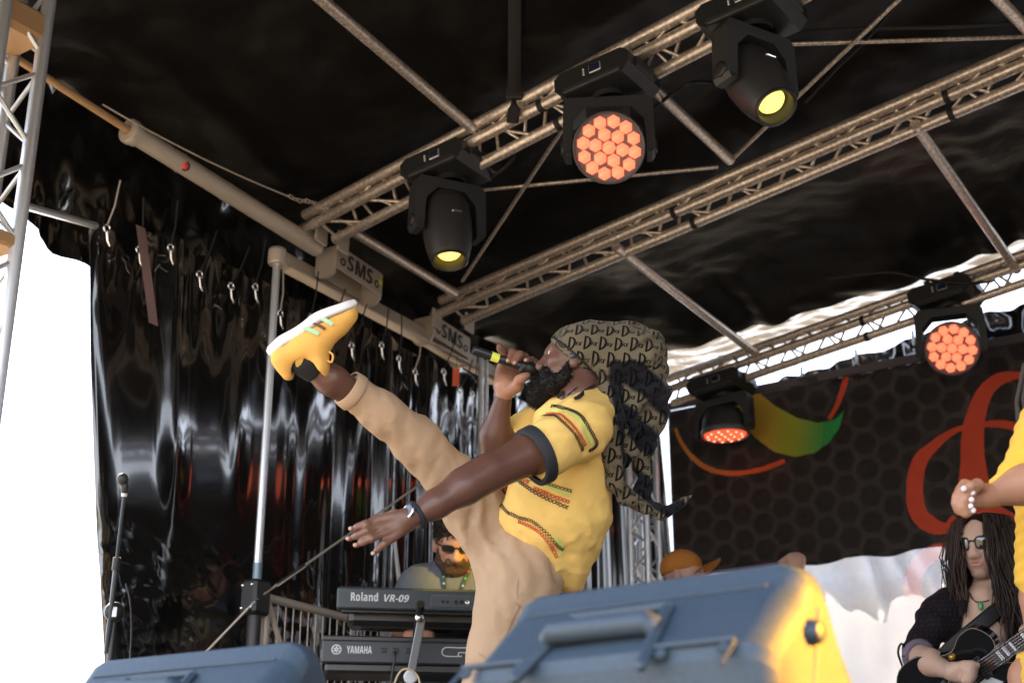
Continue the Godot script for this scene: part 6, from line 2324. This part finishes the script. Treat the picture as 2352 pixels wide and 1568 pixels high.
func keyboard_player(R: Vector3, cu: Vector3) -> void:
	var D := 6.05
	var near := -sight(1045, 1255).normalized()
	var feet := at(1050, 1900, D)
	feet.y = 0.0
	var o := thing("person", "bearded keyboard player in dark glasses and a grey t-shirt behind the keyboards", "person", "people on stage", feet)
	var pale := Color(0.47, 0.24, 0.155)
	var f := near * 0.86 - UP * 0.36 + R * 0.10
	var hc := at(1043, 1250, D)
	var hb := Body.new()
	hb.k = 0.0075
	var h := add_head(hb, hc, f, UP + near * 0.2)
	var P: Callable = h[0]
	var face := hb.build(0.0048, func(_p): return pale)
	var sb := Body.new()
	sb.k = 0.012
	sb.chain([P.call(0, -0.03, -0.02), P.call(0, -0.1, -0.05), at(1050, 1338, D + 0.04)], [0.055, 0.06, 0.08])
	for e in [-1.0, 1.0]:
		var el := at(1050 + e * 125, 1440, D - 0.1)
		sb.chain([at(1050 + e * 108, 1390, D), el, at(1050 + e * 90, 1462, D - 0.35)], [0.05, 0.045, 0.03])
		var hd := at(1050 + e * 88, 1464, D - 0.40)
		sb.bone(at(1050 + e * 90, 1462, D - 0.35), hd, 0.03, 0.034)
		for k in 5:
			var s := R * (k - 2) * 0.017
			sb.chain([hd + s, hd + s * 1.3 - near * -0.06 + UP * 0.012, hd + s * 1.4 + near * 0.09 - UP * 0.02], [0.011, 0.0095, 0.008])
	var skin := sb.build(0.0085, func(_p): return pale)
	join(skin, face)
	put(skin, "body", skin_mat("ruddy_skin", 0.5), o)
	sunglasses(o, h, Color(0.02, 0.014, 0.012), 0.95, 0.014)
	var bb := Body.new()
	bb.k = 0.01
	bb.egg(P.call(0, -0.085, 0.06), h[1], Vector3(0.05, 0.036, 0.042))
	for e in [-1.0, 1.0]:
		bb.chain([P.call(e * 0.068, -0.02, 0.015), P.call(e * 0.058, -0.065, 0.025), P.call(e * 0.03, -0.09, 0.06)], [0.008, 0.017, 0.022])
		bb.chain([P.call(e * 0.033, -0.075, 0.08), P.call(e * 0.03, -0.045, 0.09), P.call(0, -0.04, 0.1)], [0.012, 0.008, 0.007])
	bb.wrinkle = func(p: Vector3) -> float: return 0.005 * bump_noise.get_noise_3dv(p * 70.0)
	put(bb.build(0.0055), "beard", mat("brown_beard", Color(0.045, 0.022, 0.012), 0.75), o)
	var cb := Body.new()
	cb.k = 0.01
	cb.egg(P.call(0, 0.055, -0.015), h[1], Vector3(0.085, 0.088, 0.104))
	cb.egg(P.call(0, 0.105, 0.045), h[1], Vector3(0.065, 0.03, 0.055))
	cb.carve.append([P.call(0.0, -0.03, 0.09), h[1], Vector3(0.11, 0.096, 0.085)])
	cb.wrinkle = func(p: Vector3) -> float: return 0.007 * bump_noise.get_noise_3dv(p * Vector3(70, 30, 70))
	var hair := cb.build(0.0055)
	var n0 := hair.v.size()
	for k in 900:
		var p: Vector3 = hair.v[rng.randi_range(0, n0 - 1)]
		var out := (p - hc).normalized()
		var d: Vector3 = (out * 0.5 + h[4] * 0.5 - UP * 0.35 + Vector3(rng.randf_range(-0.4, 0.4), 0, rng.randf_range(-0.4, 0.4))).normalized()
		hair.tube([p, p + d * 0.012, p + d * 0.024 - UP * 0.004], [0.0016, 0.0013, 0.0004], 3, false)
	put(hair, "short_hair", mat("dark_brown_hair", Color(0.022, 0.013, 0.009), 0.6), o)
	var tb := Body.new()
	tb.k = 0.03
	tb.chain([at(1052, 1350, D + 0.06), at(1054, 1420, D + 0.05), at(1055, 1560, D + 0.05)], [0.11, 0.15, 0.16], near, 0.85)
	for e in [-1.0, 1.0]:
		tb.chain([at(1052, 1345, D + 0.05), at(1052 + e * 88, 1352, D + 0.03), at(1052 + e * 112, 1400, D)], [0.09, 0.08, 0.07])
	tb.wrinkle = func(p: Vector3) -> float: return 0.009 * bump_noise.get_noise_3dv(p * 8.0)
	put(tb.build(0.012), "t_shirt", cloth_mat("grey_jersey", Color(0.115, 0.13, 0.155)), o)
	lanyard(tb, o, [[[1018, 1305], [1020, 1340], [1026, 1400]], [[1078, 1306], [1062, 1345], [1040, 1400]]], 4.5)
	var pb := Body.new()
	pb.k = 0.02
	pb.chain([at(1055, 1560, D + 0.05), at(1055, 1620, D + 0.05)], [0.15, 0.15], near, 0.8)
	for e in [-1.0, 1.0]:
		var hip := at(1055 + e * 45, 1620, D + 0.05)
		pb.chain([hip, Vector3(hip.x, 0.48, hip.z), Vector3(hip.x, 0.1, hip.z)], [0.09, 0.07, 0.055])
		pb.bone(Vector3(hip.x, 0.045, hip.z), Vector3(hip.x, 0.04, hip.z + 0.15), 0.045, 0.04)
	put(pb.build(0.015), "trousers", mats.dark_denim, o)
	# wall lamp pole of pale steel behind him
	var p0 := at(905, 1240, 6.6)
	var ps := thing("music_stand", "pale slanted stand pole left of the keyboard player", "stand", "", Vector3(p0.x, 0, p0.z))
	put(MB.new().rod(p0, at(918, 1350, 6.6), 0.010, 8), "pole", mats.pale_aluminium, ps)
	put(MB.new().rod(at(918, 1350, 6.6), Vector3(at(918, 1350, 6.6).x, 0.0, p0.z), 0.012, 8), "pole", mats.dark_plastic, ps)

func capped_player(R: Vector3, cu: Vector3) -> void:
	var D := 7.0
	var near := -sight(1570, 1320).normalized()
	var seat := at(1575, 1900, D)
	seat.y = 0.0
	var o := thing("person", "player in an orange cap showing only above the large floor monitor", "person", "people on stage", seat)
	var pale := Color(0.50, 0.30, 0.22)
	var f := R * 0.86 + UP * 0.10 + near * 0.42
	var hc := at(1570, 1327, D)
	var hb := Body.new()
	hb.k = 0.0075
	var h := add_head(hb, hc, f, UP - R * 0.12, 0.98)
	var P: Callable = h[0]
	var skin := hb.build(0.005, func(_p): return pale)
	var sb := Body.new()
	sb.k = 0.012
	sb.chain([P.call(0, -0.03, -0.02), P.call(0, -0.16, -0.04)], [0.054, 0.07])
	var hand := at(1828, 1290, 6.9)
	var shd: Vector3 = P.call(-0.16, -0.24, -0.02)
	sb.chain([shd, at(1740, 1420, 6.7), hand - UP * 0.05], [0.05, 0.043, 0.028])
	sb.chain([P.call(0.16, -0.24, -0.02), P.call(0.25, -0.45, 0.1), P.call(0.12, -0.5, 0.3)], [0.05, 0.043, 0.028])
	sb.bone(hand - UP * 0.05, hand - UP * 0.012, 0.03, 0.03)
	for k in 4:
		sb.chain([hand + R * (k - 1.5) * 0.016, hand + R * (k - 1.5) * 0.017 + UP * 0.014 + near * 0.02, hand + R * (k - 1.5) * 0.016 + near * 0.045 - UP * 0.012], [0.011, 0.0105, 0.009])
	sb.chain([hand - R * 0.03 - UP * 0.02, hand - R * 0.055 - UP * 0.002, hand - R * 0.075 - UP * 0.004], [0.012, 0.010, 0.008])
	join(skin, sb.build(0.008, func(_p): return pale))
	put(skin, "body", mats.ruddy_skin, o)
	add_eyes(o, h)
	# cap: crown with panels and a curved peak
	var orange := cloth_mat("orange_twill", Color(0.46, 0.175, 0.035), 0.2)
	var cb := Body.new()
	cb.k = 0.008
	cb.egg(P.call(0, 0.052, -0.008), h[1], Vector3(0.084, 0.09, 0.108))
	cb.planes.append([P.call(0, 0.03, 0.0), -(h[3] as Vector3) - (h[4] as Vector3) * -0.12])
	var cap := put(cb.build(0.006), "cap_crown", orange, o)
	var pk := MB.new()
	for side_y in [0.0, -0.004]:
		pk.grid(func(u: float, w: float) -> Vector3:
			var a := (u - 0.5) * 2.0
			var xx := a * 0.072
			return P.call(xx * (1.0 - 0.12 * w), 0.046 + side_y - a * a * 0.045 + 0.03 * w, 0.098 * sqrt(maxf(1.0 - a * a * 0.5, 0.05)) + 0.008 + w * 0.095 * sqrt(maxf(1.0 - a * a * 0.75, 0.02))), 20, 8)
	put(pk, "cap_peak", orange, o)
	put(MB.new().lathe(P.call(0, 0.142, -0.008), h[3], [Vector2(0.009, 0.0), Vector2(0.006, 0.004), Vector2(0.0, 0.005)], 10), "button", orange, cap)
	var tb := Body.new()
	tb.k = 0.03
	tb.chain([P.call(0, -0.2, -0.04), P.call(0, -0.35, -0.04), P.call(0, -0.6, -0.03)], [0.10, 0.15, 0.15])
	tb.chain([P.call(-0.16, -0.23, -0.03), P.call(0.16, -0.23, -0.03)], [0.08, 0.08])
	tb.chain([shd, at(1690, 1425, 6.75)], [0.07, 0.06])
	put(tb.build(0.014), "t_shirt", cloth_mat("black_jersey", Color(0.015, 0.015, 0.017)), o)
	var lb := Body.new()
	lb.k = 0.02
	for e in [-1.0, 1.0]:
		lb.chain([P.call(e * 0.08, -0.66, 0.0), P.call(e * 0.12, -0.7, 0.4), Vector3(P.call(e * 0.12, 0, 0.42).x, 0.08, P.call(e * 0.12, 0, 0.42).z)], [0.1, 0.075, 0.055])
	put(lb.build(0.016), "trousers", mats.dark_denim, o)
	var st: Vector3 = P.call(0, -0.8, -0.02)
	var so := thing("drum_stool", "round black stool under the player in the orange cap", "stool", "", Vector3(st.x, 0, st.z))
	put(MB.new().lathe(Vector3(st.x, 0, st.z), UP, [Vector2(0.0, st.y + 0.02), Vector2(0.16, st.y + 0.02), Vector2(0.17, st.y - 0.02), Vector2(0.16, st.y - 0.05), Vector2(0.0, st.y - 0.05)], 18), "seat", mats.black_plastic, so)
	put(MB.new().rod(Vector3(st.x, 0.2, st.z), Vector3(st.x, st.y - 0.04, st.z), 0.02, 8), "post", mats.chrome, so)
	for k in 3:
		put(MB.new().rod(Vector3(st.x, 0.3, st.z), Vector3(st.x + 0.25 * cos(TAU * k / 3), 0.01, st.z + 0.25 * sin(TAU * k / 3)), 0.012, 8), "leg", mats.chrome, so)

func woman(R: Vector3, cu: Vector3) -> void:
	var D := 3.5
	var near := -sight(2300, 1150).normalized()
	var feet := at(2520, 2000, D)
	feet.y = 0.0
	var o := thing("person", "person in a yellow knitted dress, only a raised fist and side in the picture", "person", "people on stage", feet)
	var tan := Color(0.40, 0.20, 0.125)
	var hc := at(2500, 870, D + 0.05)
	var hb := Body.new()
	hb.k = 0.0075
	var h := add_head(hb, hc, near * 0.6 - R * 0.7, UP)
	var P: Callable = h[0]
	var skin := hb.build(0.006, func(_p): return tan)
	var sb := Body.new()
	sb.k = 0.012
	sb.chain([P.call(0, -0.03, -0.02), P.call(0, -0.12, -0.03), P.call(0, -0.2, -0.02)], [0.05, 0.052, 0.08])
	var el := at(2418, 1098, 3.4)
	var wr := at(2288, 1135, 3.44)
	sb.chain([at(2420, 985, D), el], [0.052, 0.045])
	sb.chain([el, at(2355, 1112, 3.42), wr], [0.045, 0.044, 0.029])
	var ga := P.call(-0.2, -0.22, -0.02)
	sb.chain([P.call(0.2, -0.22, -0.02), P.call(0.28, -0.5, 0.0), P.call(0.26, -0.72, 0.1)], [0.052, 0.042, 0.028])
	sb.egg(P.call(0.26, -0.8, 0.13), h[1], Vector3(0.04, 0.07, 0.025))
	for e in [-1.0, 1.0]:
		sb.chain([Vector3(feet.x + e * 0.1, 0.5, feet.z), Vector3(feet.x + e * 0.1, 0.09, feet.z)], [0.06, 0.036])
		sb.bone(Vector3(feet.x + e * 0.1, 0.04, feet.z), Vector3(feet.x + e * 0.1 - 0.1, 0.035, feet.z + 0.1), 0.04, 0.034)
	join(skin, sb.build(0.009, func(_p): return tan))
	# loosely closed fist
	var fb := Body.new()
	fb.k = 0.004
	fb.bone(wr, at(2262, 1140, 3.43), 0.029, 0.028)
	var kn := [[2218, 1112], [2208, 1126], [2206, 1142], [2212, 1157]]
	for k in 4:
		var q: Array = kn[k]
		fb.bone(at(2258, 1128 + k * 7, 3.43), at(q[0], q[1], 3.42), 0.0165, 0.0115)
		finger(fb, [Vector3(q[0], q[1], 3.42), Vector3(q[0] - 8, q[1] + 14, 3.395), Vector3(q[0] + 8, q[1] + 22, 3.375), Vector3(q[0] + 22, q[1] + 16, 3.38)], 0.0105, 0.0075)
	finger(fb, [Vector3(2262, 1124, 3.42), Vector3(2246, 1112, 3.385), Vector3(2230, 1116, 3.37), Vector3(2218, 1122, 3.37)], 0.0135, 0.009)
	join(skin, fb.build(0.0045, func(_p): return tan))
	put(skin, "body", mats.ruddy_skin, o)
	add_eyes(o, h)
	var nm := mat("white_nail", Color(0.78, 0.70, 0.70), 0.2)
	for q in [[2215, 1122, 3.358], [2234, 1131, 3.363], [2232, 1147, 3.363], [2230, 1162, 3.365], [2236, 1172, 3.368]]:
		var c := at(q[0], q[1], q[2])
		put(MB.new().lathe(c, near, [Vector2(0.0075, -0.004), Vector2(0.0065, 0.0), Vector2(0.004, 0.0015), Vector2(0.0, 0.002)], 10), "nail", nm, o)
	# knitted dress: ribbed surface in yellow with a green and a dark band
	var tb := Body.new()
	tb.k = 0.018
	tb.chain([P.call(0, -0.22, -0.02), at(2530, 1100, D), at(2534, 1230, D), at(2534, 1400, D), at(2524, 1600, D), Vector3(feet.x, 0.5, feet.z)], [0.09, 0.128, 0.118, 0.138, 0.145, 0.14])
	tb.chain([P.call(0, -0.21, -0.02), at(2420, 985, D), at(2395, 1035, 3.46), at(2345, 1078, 3.445)], [0.08, 0.07, 0.062, 0.030])
	tb.chain([P.call(0, -0.21, -0.02), P.call(0.2, -0.22, -0.02), P.call(0.27, -0.45, 0.0)], [0.08, 0.07, 0.06])
	tb.bone(at(2335, 1080, 3.45), at(2282, 1112, 3.45), 0.022, 0.010)
	tb.wrinkle = func(p: Vector3) -> float: return 0.0022 * sin(p.y * 640.0 + 3.0 * sin(p.x * 20.0)) + 0.004 * bump_noise.get_noise_3dv(p * 7.0)
	var yl := Color(0.78, 0.46, 0.06)
	var y0: float = at(2345, 1400, D).y
	var km := mat("yellow_knit", Color(1, 1, 1), 0.9, 0.0, 0.25)
	km.vertex_color_use_as_albedo = true
	km.rim_enabled = true
	km.rim = 0.3
	put(tb.build(0.0075, func(p: Vector3) -> Color:
		var d: float = y0 - p.y + 0.15 * (p.x - 1.2)
		if d > 0.0 and d < 0.06:
			return Color(0.05, 0.26, 0.10)
		if d > 0.06 and d < 0.09:
			return Color(0.02, 0.02, 0.02)
		return yl), "knitted_dress", km, o)
	var hm := MB.new()
	join(hm, locks(h, 160, 0.3, 0.009, 0.08, 0.75, 91, Color(0.01, 0.008, 0.007), Color(0.02, 0.014, 0.011), 0.01))
	put(hm, "long_hair", mats.brown_locks, o)
